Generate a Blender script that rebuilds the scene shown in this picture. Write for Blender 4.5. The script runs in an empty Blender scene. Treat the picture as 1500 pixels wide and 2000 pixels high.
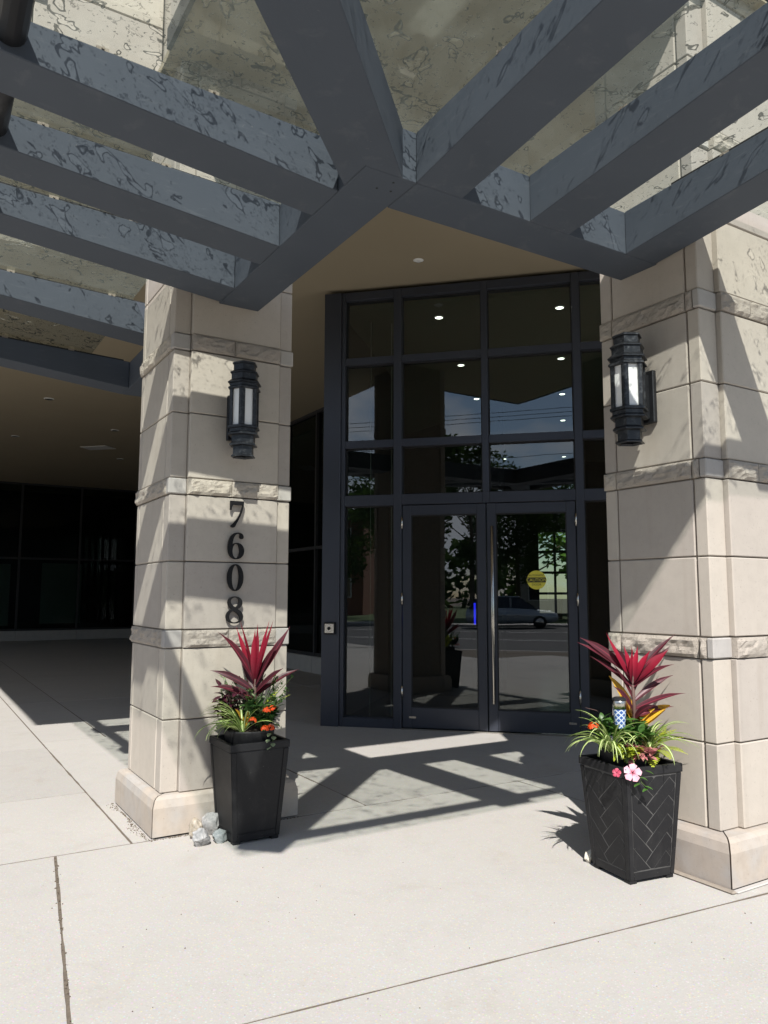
import bpy, bmesh, math, random
from mathutils import Vector, Matrix, noise
random.seed(11)
scene = bpy.context.scene
COL = scene.collection
R_ = math.radians

# ------------------------------------------------------------------ camera
CAM_H = 1.40
cam_d = bpy.data.cameras.new('camera'); cam = bpy.data.objects.new('camera', cam_d); COL.objects.link(cam)
cam_d.sensor_fit = 'VERTICAL'; cam_d.sensor_height = 36.0; cam_d.lens = 36.0 * 1501.0 / 2000.0
cam_d.clip_start = 0.05; cam_d.clip_end = 1500
YAW, PITCH, ROLL = R_(-13.41), R_(6.21), R_(0.127)
fw = Vector((math.sin(YAW) * math.cos(PITCH), math.cos(YAW) * math.cos(PITCH), math.sin(PITCH)))
rt = Vector((math.cos(YAW), -math.sin(YAW), 0)); up = rt.cross(fw)
rt2 = rt * math.cos(ROLL) + up * math.sin(ROLL); up2 = up * math.cos(ROLL) - rt * math.sin(ROLL)
cam.matrix_world = Matrix(((rt2.x, up2.x, -fw.x, 0), (rt2.y, up2.y, -fw.y, 0), (rt2.z, up2.z, -fw.z, CAM_H), (0, 0, 0, 1)))
scene.camera = cam

# ------------------------------------------------------------------ sky, sun, exposure
SUN = Vector((0.2546, -0.9122, 1.0)).normalized()
world = bpy.data.worlds.new('World'); scene.world = world; world.use_nodes = True
wt = world.node_tree; wt.nodes.clear()
def wn(t, **k):
    n = wt.nodes.new(t)
    for a, b in k.items(): setattr(n, a, b)
    return n
sky = wn('ShaderNodeTexSky', sky_type='NISHITA', sun_disc=False)
sky.sun_elevation = math.asin(SUN.z); sky.sun_rotation = math.pi / 2 - math.atan2(SUN.y, SUN.x)
sky.air_density = 1.0; sky.dust_density = 0.3; sky.ozone_density = 1.2
tcw = wn('ShaderNodeTexCoord'); mpw = wn('ShaderNodeMapping'); mpw.inputs['Scale'].default_value = (1.0, 1.0, 2.6); mpw.inputs['Location'].default_value = (3.1, 1.7, 0.4)
nzw = wn('ShaderNodeTexNoise'); nzw.inputs['Scale'].default_value = 3.6; nzw.inputs['Detail'].default_value = 8; nzw.inputs['Roughness'].default_value = 0.55
crw = wn('ShaderNodeValToRGB'); crw.color_ramp.elements[0].position = 0.50; crw.color_ramp.elements[1].position = 0.62
mxw = wn('ShaderNodeMixRGB'); mxw.inputs['Color2'].default_value = (8.6, 9.1, 9.9, 1)
bgw = wn('ShaderNodeBackground'); bgw.inputs['Strength'].default_value = 0.072
outw = wn('ShaderNodeOutputWorld')
wl = wt.links.new
wl(tcw.outputs['Generated'], mpw.inputs['Vector']); wl(mpw.outputs['Vector'], nzw.inputs['Vector']); wl(nzw.outputs['Fac'], crw.inputs['Fac'])
wl(crw.outputs['Color'], mxw.inputs['Fac']); wl(sky.outputs['Color'], mxw.inputs['Color1']); wl(mxw.outputs['Color'], bgw.inputs['Color']); wl(bgw.outputs['Background'], outw.inputs['Surface'])
sun_d = bpy.data.lights.new('sun', 'SUN'); sun_d.energy = 4.5; sun_d.angle = R_(0.53); sun_d.color = (1.0, 0.965, 0.915)
sun = bpy.data.objects.new('sun', sun_d); COL.objects.link(sun); sun.rotation_euler = SUN.to_track_quat('Z', 'Y').to_euler(); sun.location = (6, -10, 20)
vs = scene.view_settings
vs.view_transform = 'Standard'; vs.look = 'None'; vs.gamma = 1.0; vs.use_curve_mapping = False; vs.exposure = 0.75
cy = scene.cycles
cy.use_denoising = True; cy.max_bounces = 10; cy.diffuse_bounces = 5; cy.glossy_bounces = 4; cy.transmission_bounces = 6; cy.transparent_max_bounces = 24
cy.sample_clamp_indirect = 6.0; cy.caustics_reflective = False; cy.caustics_refractive = False

# ------------------------------------------------------------------ frame of the building (local x = A, y = B, turned 45 degrees)
C45 = math.sqrt(0.5)
LX, LY = -2.359, 4.242
def W(a, b, z=0.0): return Vector((LX + C45 * a - C45 * b, LY + C45 * a + C45 * b, z))
RA, RB = 2.182, -2.182          # corner of the right column in that frame
DOORY, DOORX = 8.157, -2.635
SOFF = 4.88

# ------------------------------------------------------------------ materials
MATS = {}
class NT:
    def __init__(s, name):
        s.m = bpy.data.materials.new(name); s.m.use_nodes = True; s.t = s.m.node_tree; s.t.nodes.clear()
        s.out = s.t.nodes.new('ShaderNodeOutputMaterial'); MATS[name] = s.m
    def n(s, typ, props=None, **inp):
        nd = s.t.nodes.new(typ)
        for k, v in (props or {}).items(): setattr(nd, k, v)
        for k, v in inp.items():
            key = k.replace('_', ' ')
            if key not in nd.inputs: key = k
            if hasattr(v, 'links') or isinstance(v, bpy.types.NodeSocket): s.t.links.new(v, nd.inputs[key])
            else: nd.inputs[key].default_value = v
        return nd
    def link(s, a, b): s.t.links.new(a, b)
    def noise(s, scale, detail=4, rough=0.5, dist=0.0, vec=None, sc3=None):
        if vec is None: vec = s.n('ShaderNodeTexCoord').outputs['Object']
        if sc3:
            mp = s.n('ShaderNodeMapping', Vector=vec); mp.inputs['Scale'].default_value = sc3; vec = mp.outputs['Vector']
        return s.n('ShaderNodeTexNoise', Vector=vec, Scale=scale, Detail=detail, Roughness=rough, Distortion=dist).outputs['Fac']
    def ramp(s, fac, stops):
        r = s.n('ShaderNodeValToRGB', Fac=fac); e = r.color_ramp.elements
        while len(e) < len(stops): e.new(0.5)
        for i, (p, c) in enumerate(stops): e[i].position = p; e[i].color = (c, c, c, 1) if isinstance(c, (int, float)) else (c[0], c[1], c[2], 1)
        return r.outputs['Color']
    def mix(s, fac, a, b, blend='MIX'):
        nd = s.t.nodes.new('ShaderNodeMixRGB'); nd.blend_type = blend
        for sock, v in ((nd.inputs[0], fac), (nd.inputs[1], a), (nd.inputs[2], b)):
            if isinstance(v, bpy.types.NodeSocket): s.t.links.new(v, sock)
            elif isinstance(v, (int, float)): sock.default_value = v if sock.type == 'VALUE' else (v, v, v, 1)
            else: sock.default_value = (v[0], v[1], v[2], 1)
        return nd.outputs['Color']
    def math(s, op, a, b=0.5, clamp=False):
        nd = s.t.nodes.new('ShaderNodeMath'); nd.operation = op; nd.use_clamp = clamp
        for i, v in enumerate((a, b)):
            if isinstance(v, bpy.types.NodeSocket): s.t.links.new(v, nd.inputs[i])
            else: nd.inputs[i].default_value = v
        return nd.outputs[0]
    def bump(s, h, strength=0.3, dist=0.01): return s.n('ShaderNodeBump', Strength=strength, Distance=dist, Height=h).outputs['Normal']
    def principled(s, col, rough=0.6, metal=0.0, normal=None, spec=0.5, **kw):
        p = s.n('ShaderNodeBsdfPrincipled')
        for key, v in (('Base Color', col), ('Roughness', rough), ('Metallic', metal), ('Specular IOR Level', spec)):
            if isinstance(v, bpy.types.NodeSocket): s.t.links.new(v, p.inputs[key])
            elif key == 'Base Color': p.inputs[key].default_value = (v[0], v[1], v[2], 1)
            else: p.inputs[key].default_value = v
        if normal is not None: s.t.links.new(normal, p.inputs['Normal'])
        for k, v in kw.items(): p.inputs[k.replace('_', ' ')].default_value = v
        s.t.links.new(p.outputs[0], s.out.inputs['Surface']); return p
def objrand(k): return k.n('ShaderNodeObjectInfo').outputs['Random']
def simple(name, col, rough=0.6, metal=0.0, var=0.12, vscale=8, bump=0.0, bscale=60, spec=0.5):
    k = NT(name); f = k.noise(vscale, 5)
    c = k.mix(f, [x * (1 - var) for x in col], [x * (1 + var) for x in col])
    nrm = k.bump(k.noise(bscale, 4), bump, 0.004) if bump else None
    k.principled(c, rough, metal, nrm, spec); return k.m

def stone_mat(name, c, rough_amt=0.0, stain=0.25, grey=None):
    k = NT(name)
    big = k.noise(2.2, 5, 0.6); mid = k.noise(14, 6, 0.65); fine = k.noise(230, 3, 0.7)
    col = k.mix(big, [x * 0.86 for x in c], [min(1, x * 1.10) for x in c])
    if grey: col = k.mix(k.ramp(k.noise(3.1, 4, 0.6, 0.6), [(0.42, 0), (0.66, 1)]), col, grey)
    col = k.mix(k.math('MULTIPLY', k.ramp(mid, [(0.45, 0), (0.75, 1)]), stain), col, [x * 0.72 for x in c])
    streak = k.ramp(k.noise(6, 6, 0.7, 0.2, sc3=(1.6, 1.6, 0.10)), [(0.55, 0), (0.80, 1)])
    col = k.mix(k.math('MULTIPLY', streak, 0.22), col, (0.24, 0.19, 0.14))
    pits = k.ramp(k.noise(95, 3, 0.6), [(0.30, 1), (0.36, 0)])
    col = k.mix(k.math('MULTIPLY', pits, 0.35), col, [x * 0.45 for x in c])
    tone = k.mix(objrand(k), (0.86, 0.85, 0.86), (1.07, 1.06, 1.03)); col = k.mix(1.0, col, tone, 'MULTIPLY')
    h = k.math('ADD', k.math('MULTIPLY', fine, 0.35), k.math('ADD', k.math('MULTIPLY', mid, 0.6), k.math('MULTIPLY', pits, -0.5)))
    if rough_amt: h = k.math('ADD', h, k.math('MULTIPLY', k.noise(46, 8, 0.8, 0.7), rough_amt))
    k.principled(col, 0.88, 0, k.bump(h, 0.32 if not rough_amt else 0.9, 0.006 if not rough_amt else 0.012), 0.25)
    return k.m
stone_mat('limestone', (0.445, 0.404, 0.357))
stone_mat('limestone_rough', (0.50, 0.45, 0.39), 1.1, 0.25)
stone_mat('stone_pale', (0.43, 0.41, 0.385), 0, 0.35)
stone_mat('plinth_stone', (0.43, 0.376, 0.322), 0, 0.5, grey=(0.38, 0.365, 0.35))
simple('mortar', (0.27, 0.23, 0.19), 0.95, 0, 0.3, 30)

def concrete_mat(name, c):
    k = NT(name)
    big = k.noise(0.55, 5, 0.6); mid = k.noise(4.5, 6, 0.7, 0.3); co = k.n('ShaderNodeTexCoord').outputs['Object']
    col = k.mix(big, [x * 0.88 for x in c], [x * 1.08 for x in c])
    col = k.mix(k.math('MULTIPLY', k.ramp(mid, [(0.50, 0), (0.72, 1)]), 0.35), col, [x * 0.80 for x in c])
    v = k.n('ShaderNodeTexVoronoi', Vector=co, Scale=85.0)
    agg = k.mix(k.math('MULTIPLY', k.ramp(v.outputs['Distance'], [(0.10, 1), (0.42, 0)]), 0.55), col, k.mix(0.5, v.outputs['Color'], (0.42, 0.37, 0.32)))
    col = k.mix(0.75, col, agg)
    spots = k.ramp(k.noise(105, 3, 0.75), [(0.63, 0), (0.69, 1)])
    col = k.mix(k.math('MULTIPLY', spots, 0.55), col, [x * 0.45 for x in c])
    col = k.mix(k.math('MULTIPLY', k.ramp(k.noise(150, 2, 0.7), [(0.60, 0), (0.68, 1)]), 0.5), col, [min(0.8, x * 1.35) for x in c])
    st = k.ramp(k.noise(1.7, 7, 0.72, 0.8), [(0.56, 0), (0.74, 1)]); col = k.mix(k.math('MULTIPLY', st, 0.30), col, (0.30, 0.25, 0.19))
    tone = k.mix(objrand(k), (0.95, 0.945, 0.94), (1.03, 1.025, 1.02)); col = k.mix(1.0, col, tone, 'MULTIPLY')
    h = k.math('ADD', k.math('MULTIPLY', v.outputs['Distance'], -0.5), k.math('MULTIPLY', k.noise(300, 3, 0.7), 0.5))
    k.principled(col, 0.9, 0, k.bump(h, 0.28, 0.004), 0.25); return k.m
concrete_mat('concrete', (0.405, 0.388, 0.364))
simple('joint_dirt', (0.13, 0.105, 0.08), 0.95, 0, 0.5, 60, 0.6, 160)
simple('ground_dirt', (0.12, 0.095, 0.07), 0.95, 0, 0.4, 40, 0.6, 120)
simple('soffit_paint', (0.31, 0.262, 0.182), 0.85, 0, 0.05, 1.2)
simple('asphalt', (0.055, 0.055, 0.058), 0.9, 0, 0.25, 3, 0.4, 150)
simple('lane_paint', (0.72, 0.72, 0.70), 0.7)
simple('kerb_concrete', (0.40, 0.38, 0.36), 0.9)
simple('lawn', (0.06, 0.10, 0.025), 0.95, 0, 0.5, 5, 0.6, 60)

def steel_mat():
    k = NT('canopy_steel'); co = k.n('ShaderNodeTexCoord').outputs['Object']
    col = k.mix(k.noise(3, 5), (0.064, 0.075, 0.092), (0.080, 0.093, 0.114))
    scuff = k.ramp(k.noise(7, 6, 0.7, 0.4, sc3=(1, 1, 6)), [(0.56, 0), (0.72, 1)]); col = k.mix(k.math('MULTIPLY', scuff, 0.25), col, (0.15, 0.16, 0.175))
    clus = k.ramp(k.noise(5.0, 3), [(0.50, 0), (0.66, 1)])
    dots = k.ramp(k.noise(58, 5, 0.75, 1.2), [(0.66, 0), (0.71, 1)])
    col = k.mix(k.math('MULTIPLY', k.math('MULTIPLY', clus, dots), 0.75), col, (0.34, 0.32, 0.30))
    k.principled(col, 0.55, 0.0, k.bump(k.math('ADD', k.noise(240, 3), k.math('MULTIPLY', dots, 0.6)), 0.08, 0.003), 0.10)
steel_mat()
def pane_reflect(k, ior, gain):      # both surfaces of a thin pane counted once, at the face the ray enters
    f = k.n('ShaderNodeFresnel', IOR=ior).outputs[0]; back = k.n('ShaderNodeNewGeometry').outputs['Backfacing']
    return k.math('MULTIPLY', k.math('MULTIPLY', f, gain), k.math('SUBTRACT', 1.0, back), True)
def droplet_glass():
    k = NT('wet_glass'); co = k.n('ShaderNodeTexCoord').outputs['Object']
    clus = k.noise(1.9, 3, 0.6)
    n1 = k.noise(12.0, 2.0, 0.45, 0.55, vec=co)
    d1 = k.math('SUBTRACT', n1, k.math('SUBTRACT', 0.86, k.math('MULTIPLY', clus, 0.50)))      # >0 inside a puddle; clustered
    n2 = k.noise(46.0, 1.5, 0.5, 0.8, vec=co)
    d2 = k.math('SUBTRACT', n2, k.math('SUBTRACT', 0.865, k.math('MULTIPLY', clus, 0.46)))
    def lens(d, base, rim, w):     # drop refraction put into the transmission colour: dark rim, clear core
        return k.ramp(k.math('ADD', k.math('MULTIPLY', d, w), 0.4), [(0.385, base), (0.405, rim), (0.47, rim), (0.505, 1.0)])
    t = k.mix(1.0, lens(d1, 0.88, 0.20, 2.2), lens(d2, 1.0, 0.48, 1.6), 'MULTIPLY')
    t = k.mix(1.0, t, (0.93, 0.975, 0.935), 'MULTIPLY')
    back = k.n('ShaderNodeNewGeometry').outputs['Backfacing']; t = k.mix(back, t, (1, 1, 1))       # the water lies on one face only
    tr = k.n('ShaderNodeBsdfTransparent', Color=t)
    hgt = k.math('ADD', k.math('MULTIPLY', k.math('MAXIMUM', d1, 0.0), 1.0), k.math('MULTIPLY', k.math('MAXIMUM', d2, 0.0), 0.3))
    bmp = k.bump(hgt, 0.6, 0.02)
    gl = k.n('ShaderNodeBsdfGlossy', Color=(0.92, 1.0, 0.95, 1), Roughness=0.03, Normal=bmp)
    tl = k.n('ShaderNodeBsdfTranslucent', Color=(0.60, 0.66, 0.58, 1))
    dirt = k.math('ADD', k.math('MULTIPLY', k.ramp(k.noise(3.2, 6, 0.65, 0.5), [(0.35, 0), (0.75, 1)]), 0.06), 0.03)
    dirt = k.math('MULTIPLY', dirt, k.math('SUBTRACT', 1.0, back))
    m1 = k.n('ShaderNodeMixShader', Fac=dirt); k.link(tr.outputs[0], m1.inputs[1]); k.link(tl.outputs[0], m1.inputs[2])
    m2 = k.n('ShaderNodeMixShader', Fac=pane_reflect(k, 1.5, 1.6)); k.link(m1.outputs[0], m2.inputs[1]); k.link(gl.outputs[0], m2.inputs[2])
    k.link(m2.outputs[0], k.out.inputs['Surface'])
droplet_glass()
def window_glass(name, tint, ior=1.6, rough=0.0, gain=2.1):
    k = NT(name); tr = k.n('ShaderNodeBsdfTransparent', Color=(*tint, 1)); bmp = k.bump(k.noise(0.9, 2), 0.03, 0.03)
    gl = k.n('ShaderNodeBsdfGlossy', Color=(0.95, 0.98, 1, 1), Roughness=rough, Normal=bmp)
    m = k.n('ShaderNodeMixShader', Fac=pane_reflect(k, ior, gain))
    k.link(tr.outputs[0], m.inputs[1]); k.link(gl.outputs[0], m.inputs[2]); k.link(m.outputs[0], k.out.inputs['Surface'])
window_glass('door_glass', (0.55, 0.61, 0.57), 1.58)
window_glass('dark_glass', (0.48, 0.54, 0.52), 1.40, 0.0, 0.8)
def emit(name, col, s):
    k = NT(name); e = k.n('ShaderNodeEmission', Color=(*col, 1), Strength=s); k.link(e.outputs[0], k.out.inputs['Surface'])
emit('lamp_glow', (1.0, 0.96, 0.88), 7.0); emit('blue_led', (0.03, 0.03, 1.0), 1.4)
simple('frame_metal', (0.042, 0.047, 0.063), 0.38, 0.3, 0.10, 3, 0.05, 300)
simple('black_metal', (0.020, 0.021, 0.024), 0.42, 0.3, 0.3, 20, 0.15, 120)
simple('gasket', (0.012, 0.012, 0.013), 0.7); simple('digit_black', (0.007, 0.007, 0.008), 0.6, 0, 0.1, 8, 0, 60, 0.2)
simple('stainless', (0.56, 0.54, 0.50), 0.24, 1.0, 0.08, 30)
simple('galvanised', (0.26, 0.28, 0.30), 0.5, 0.6, 0.2, 20)
simple('rusty_plate', (0.27, 0.235, 0.19), 0.75, 0.2, 0.45, 25, 0.3, 90)
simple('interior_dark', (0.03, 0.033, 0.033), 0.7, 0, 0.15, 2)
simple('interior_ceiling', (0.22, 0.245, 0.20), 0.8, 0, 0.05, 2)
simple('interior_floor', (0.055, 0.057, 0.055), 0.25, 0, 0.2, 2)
simple('dark_trim', (0.022, 0.022, 0.025), 0.6)
simple('curtain', (0.42, 0.50, 0.45), 0.8)
def lantern_metal():
    k = NT('lantern_metal'); f = k.ramp(k.noise(34, 6, 0.75, 0.5), [(0.50, 0), (0.72, 1)])
    k.principled(k.mix(k.math('MULTIPLY', f, 0.6), (0.016, 0.018, 0.022), (0.13, 0.135, 0.145)), k.math('ADD', k.math('MULTIPLY', f, 0.25), 0.38), 0.35, k.bump(k.noise(80, 4), 0.25, 0.003))
lantern_metal()
simple('opal_glass', (0.80, 0.80, 0.79), 0.25, 0, 0.03, 10)
def planter_mat():
    k = NT('planter_plastic'); s = k.ramp(k.noise(9, 7, 0.72, 0.6), [(0.50, 0), (0.80, 1)]); g = k.noise(60, 5, 0.7, 0.0, sc3=(1, 1, 0.15))
    col = k.mix(k.math('MULTIPLY', s, 0.5), (0.012, 0.012, 0.0135), (0.042, 0.041, 0.040)); col = k.mix(k.math('MULTIPLY', k.ramp(k.noise(110, 3), [(0.70, 0), (0.75, 1)]), 0.35), col, (0.24, 0.23, 0.21))
    k.principled(col, 0.55, 0, k.bump(g, 0.15, 0.003), 0.28)
planter_mat()
simple('planter_dust', (0.075, 0.073, 0.07), 0.8, 0, 0.5, 30)
simple('soil', (0.030, 0.021, 0.014), 0.95, 0, 0.5, 40, 0.9, 60)
def rock_mat(name, a, b):
    k = NT(name); f = k.ramp(k.noise(16, 8, 0.7, 1.0), [(0.35, 0), (0.65, 1)]); k.principled(k.mix(f, a, b), 0.85, 0, k.bump(k.noise(42, 8, 0.75), 0.7, 0.008), 0.3)
rock_mat('rock_grey', (0.20, 0.205, 0.205), (0.44, 0.43, 0.42)); rock_mat('rock_tan', (0.30, 0.25, 0.18), (0.46, 0.42, 0.36)); rock_mat('rock_slate', (0.13, 0.155, 0.16), (0.33, 0.35, 0.34)); rock_mat('rock_white', (0.60, 0.55, 0.45), (0.74, 0.70, 0.62))
def leaf_mat(name, fn, rough=0.42, trans=0.25):
    k = NT(name); uv = k.n('ShaderNodeTexCoord').outputs['UV']; sep = k.n('ShaderNodeSeparateXYZ', Vector=uv)
    col = fn(k, sep.outputs[0], sep.outputs[1])
    if not isinstance(col, bpy.types.NodeSocket): col = k.mix(0.0, col, col)
    tone = k.mix(objrand(k), (0.75, 0.75, 0.75), (1.2, 1.2, 1.2)); col = k.mix(1.0, col, tone, 'MULTIPLY')
    p = k.principled(col, rough, 0, k.bump(k.noise(70, 3), 0.12, 0.002), 0.4)
    tl = k.n('ShaderNodeBsdfTranslucent', Color=col); m = k.n('ShaderNodeMixShader', Fac=trans); k.link(p.outputs[0], m.inputs[1]); k.link(tl.outputs[0], m.inputs[2]); k.link(m.outputs[0], k.out.inputs['Surface'])
def mid(k, u): return k.math('ABSOLUTE', k.math('SUBTRACT', u, 0.5))
leaf_mat('cordyline_dark', lambda k, u, v: k.mix(k.ramp(mid(k, u), [(0.0, 1), (0.09, 0), (0.42, 0), (0.5, 0.8)]), k.mix(k.noise(12, 4), (0.045, 0.010, 0.016), (0.095, 0.022, 0.030)), (0.24, 0.030, 0.055)))
leaf_mat('cordyline_red', lambda k, u, v: k.mix(k.ramp(k.math('ADD', v, k.math('MULTIPLY', k.noise(14, 3), 0.25)), [(0.2, 0), (0.75, 1)]), (0.08, 0.008, 0.016), (0.31, 0.014, 0.036)))
leaf_mat('spider_leaf', lambda k, u, v: k.mix(k.ramp(mid(k, u), [(0.20, 1), (0.30, 0)]), (0.17, 0.30, 0.045), (0.62, 0.68, 0.33)), 0.4, 0.3)
leaf_mat('green_leaf', lambda k, u, v: k.mix(k.noise(20, 3), (0.035, 0.10, 0.018), (0.085, 0.19, 0.035)), 0.4)
leaf_mat('dark_green_leaf', lambda k, u, v: k.mix(k.noise(20, 3), (0.018, 0.055, 0.014), (0.05, 0.11, 0.028)), 0.4)
leaf_mat('lime_leaf', lambda k, u, v: k.mix(k.noise(20, 3), (0.30, 0.40, 0.03), (0.52, 0.56, 0.06)), 0.45, 0.35)
leaf_mat('silver_leaf', lambda k, u, v: k.mix(k.noise(40, 3), (0.16, 0.24, 0.11), (0.40, 0.46, 0.28)), 0.5)
leaf_mat('purple_leaf', lambda k, u, v: k.mix(k.ramp(mid(k, u), [(0.0, 1), (0.1, 0)]), k.mix(k.noise(30, 3), (0.040, 0.010, 0.020), (0.10, 0.022, 0.040)), (0.20, 0.06, 0.09)), 0.32)
leaf_mat('pink_leaf', lambda k, u, v: k.mix(k.ramp(k.noise(160, 3, 0.6), [(0.48, 0), (0.56, 1)]), (0.62, 0.18, 0.24), (0.16, 0.17, 0.06)), 0.5)
leaf_mat('croton_leaf', lambda k, u, v: k.mix(k.ramp(k.noise(38, 4, 0.6, 1.0), [(0.42, 0), (0.58, 1)]), (0.78, 0.46, 0.04), k.mix(k.noise(9, 2), (0.55, 0.14, 0.02), (0.62, 0.55, 0.08))), 0.35, 0.3)
leaf_mat('orange_petal', lambda k, u, v: k.mix(k.noise(60, 2), (0.72, 0.045, 0.012), (0.86, 0.13, 0.015)), 0.5, 0.3)
leaf_mat('pink_petal', lambda k, u, v: k.mix(k.ramp(v, [(0.05, 1), (0.45, 0)]), (0.86, 0.46, 0.56), (0.66, 0.08, 0.16)), 0.5, 0.35)
leaf_mat('magenta_petal', lambda k, u, v: (0.72, 0.09, 0.17), 0.5, 0.3)
leaf_mat('tree_leaf', lambda k, u, v: k.mix(k.noise(3, 3), (0.030, 0.062, 0.014), (0.075, 0.125, 0.028)), 0.5, 0.3)
leaf_mat('bright_tree_leaf', lambda k, u, v: k.mix(k.noise(3, 3), (0.07, 0.16, 0.02), (0.16, 0.28, 0.04)), 0.5, 0.35)
simple('stem', (0.10, 0.055, 0.045), 0.7); simple('green_stem', (0.09, 0.14, 0.035), 0.6); simple('bark', (0.11, 0.085, 0.06), 0.9, 0, 0.3, 12, 0.6, 40); simple('pole_wood', (0.20, 0.15, 0.11), 0.9)
simple('car_paint', (0.42, 0.48, 0.53), 0.22, 0.5, 0.02); simple('car_glass', (0.02, 0.024, 0.028), 0.05, 0, 0.05, 2, 0, 60, 0.8); simple('rubber', (0.018, 0.018, 0.018), 0.8); simple('headlight_lens', (0.75, 0.78, 0.8), 0.1, 0.3)
simple('brick', (0.27, 0.12, 0.08), 0.9, 0, 0.25, 20); simple('roof_dark', (0.06, 0.06, 0.065), 0.8)
simple('sticker_yellow', (0.68, 0.60, 0.06), 0.5); simple('sticker_black', (0.012, 0.012, 0.012), 0.5)
def lattice():
    k = NT('blue_lattice'); co = k.n('ShaderNodeTexCoord').outputs['UV']; mp = k.n('ShaderNodeMapping', Vector=co); mp.inputs['Scale'].default_value = (9, 5, 1); mp.inputs['Rotation'].default_value = (0, 0, R_(45))
    v = k.n('ShaderNodeTexVoronoi', {'feature': 'DISTANCE_TO_EDGE'}, Vector=mp.outputs['Vector'], Scale=1.0, Randomness=0.0)
    k.principled(k.mix(k.ramp(v.outputs['Distance'], [(0.12, 1), (0.17, 0)]), (0.03, 0.09, 0.30), (0.50, 0.56, 0.62)), 0.4)
lattice()
M = MATS

# ------------------------------------------------------------------ builders
def tag(o, label=None, cat=None, group=None, kind=None):
    for key, v in (('label', label), ('category', cat), ('group', group), ('kind', kind)):
        if v: o[key] = v
    return o
def thing(name, label, cat, loc=(0, 0, 0), rotz=0.0, group=None, kind=None):
    o = bpy.data.objects.new(name, None); o.empty_display_size = 0.1; COL.objects.link(o); o.location = loc; o.rotation_euler = (0, 0, rotz)
    return tag(o, label, cat, group, kind)
def link(name, me, mat=None, parent=None, loc=None, rot=None):
    o = bpy.data.objects.new(name, me); COL.objects.link(o)
    if mat and not me.materials: me.materials.append(M[mat])
    if parent: o.parent = parent
    if loc is not None: o.location = loc
    if rot is not None: o.rotation_euler = rot
    return o
def mesh(name, vs_, fs, mat, parent=None, smooth=False, uvs=None, loc=None, rot=None):
    me = bpy.data.meshes.new(name); me.from_pydata([tuple(v) for v in vs_], [], fs)
    if uvs:
        l = me.uv_layers.new(name='UVMap')
        for lp in me.loops: l.data[lp.index].uv = uvs[lp.vertex_index]
    if smooth: me.polygons.foreach_set('use_smooth', [True] * len(me.polygons))
    me.update(); return link(name, me, mat, parent, loc, rot)
def bm_obj(name, bm, mat, parent=None, smooth=False, loc=None, rot=None):
    me = bpy.data.meshes.new(name); bm.normal_update(); bm.to_mesh(me); bm.free()
    if smooth: me.polygons.foreach_set('use_smooth', [True] * len(me.polygons))
    return link(name, me, mat, parent, loc, rot)
def box_bm(bm, x0, x1, y0, y1, z0, z1, bev=0.0):
    r = bmesh.ops.create_cube(bm, size=1.0); vs_ = r['verts']
    for v in vs_: v.co = Vector(((x0 + x1) / 2 + v.co.x * (x1 - x0), (y0 + y1) / 2 + v.co.y * (y1 - y0), (z0 + z1) / 2 + v.co.z * (z1 - z0)))
    if bev: bmesh.ops.bevel(bm, geom=list({e for v in vs_ for e in v.link_edges}), offset=bev, segments=1, affect='EDGES')
def box(name, x0, x1, y0, y1, z0, z1, mat, parent=None, bev=0.0):
    bm = bmesh.new(); box_bm(bm, x0, x1, y0, y1, z0, z1, bev); return bm_obj(name, bm, mat, parent)
def boxes(name, lst, mat, parent=None, bev=0.0):
    bm = bmesh.new()
    for q in lst: box_bm(bm, *q, bev=bev)
    return bm_obj(name, bm, mat, parent)
def prism(name, poly, z0, z1, mat, parent=None, bev=0.0):
    n = len(poly); z0s = z0 if isinstance(z0, (list, tuple)) else [z0] * n; z1s = z1 if isinstance(z1, (list, tuple)) else [z1] * n
    vs_ = [(x, y, z0s[i]) for i, (x, y) in enumerate(poly)] + [(x, y, z1s[i]) for i, (x, y) in enumerate(poly)]
    fs = [tuple(range(n))[::-1], tuple(range(n, 2 * n))] + [(i, (i + 1) % n, n + (i + 1) % n, n + i) for i in range(n)]
    bm = bmesh.new(); bv = [bm.verts.new(v) for v in vs_]
    for f in fs: bm.faces.new([bv[i] for i in f])
    bmesh.ops.recalc_face_normals(bm, faces=bm.faces)
    if bev: bmesh.ops.bevel(bm, geom=list(bm.edges), offset=bev, segments=1, affect='EDGES')
    return bm_obj(name, bm, mat, parent)
def tube_bm(bm, pts, radii, n=8, cap=True):
    rings = []
    for i, p in enumerate(pts):
        p = Vector(p); d = (Vector(pts[min(i + 1, len(pts) - 1)]) - Vector(pts[max(i - 1, 0)])).normalized()
        u = d.orthogonal().normalized() if abs(d.z) < 0.99 else Vector((1, 0, 0)); w = d.cross(u)
        r = radii[i] if isinstance(radii, (list, tuple)) else radii
        rings.append([bm.verts.new(p + (u * math.cos(2 * math.pi * j / n) + w * math.sin(2 * math.pi * j / n)) * r) for j in range(n)])
    for a, b in zip(rings, rings[1:]):
        for j in range(n): bm.faces.new((a[j], a[(j + 1) % n], b[(j + 1) % n], b[j]))
    if cap: bm.faces.new(rings[0][::-1]); bm.faces.new(rings[-1])
def tube(name, pts, radii, mat, parent=None, n=8, smooth=True):
    bm = bmesh.new(); tube_bm(bm, pts, radii, n); return bm_obj(name, bm, mat, parent, smooth)
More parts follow.
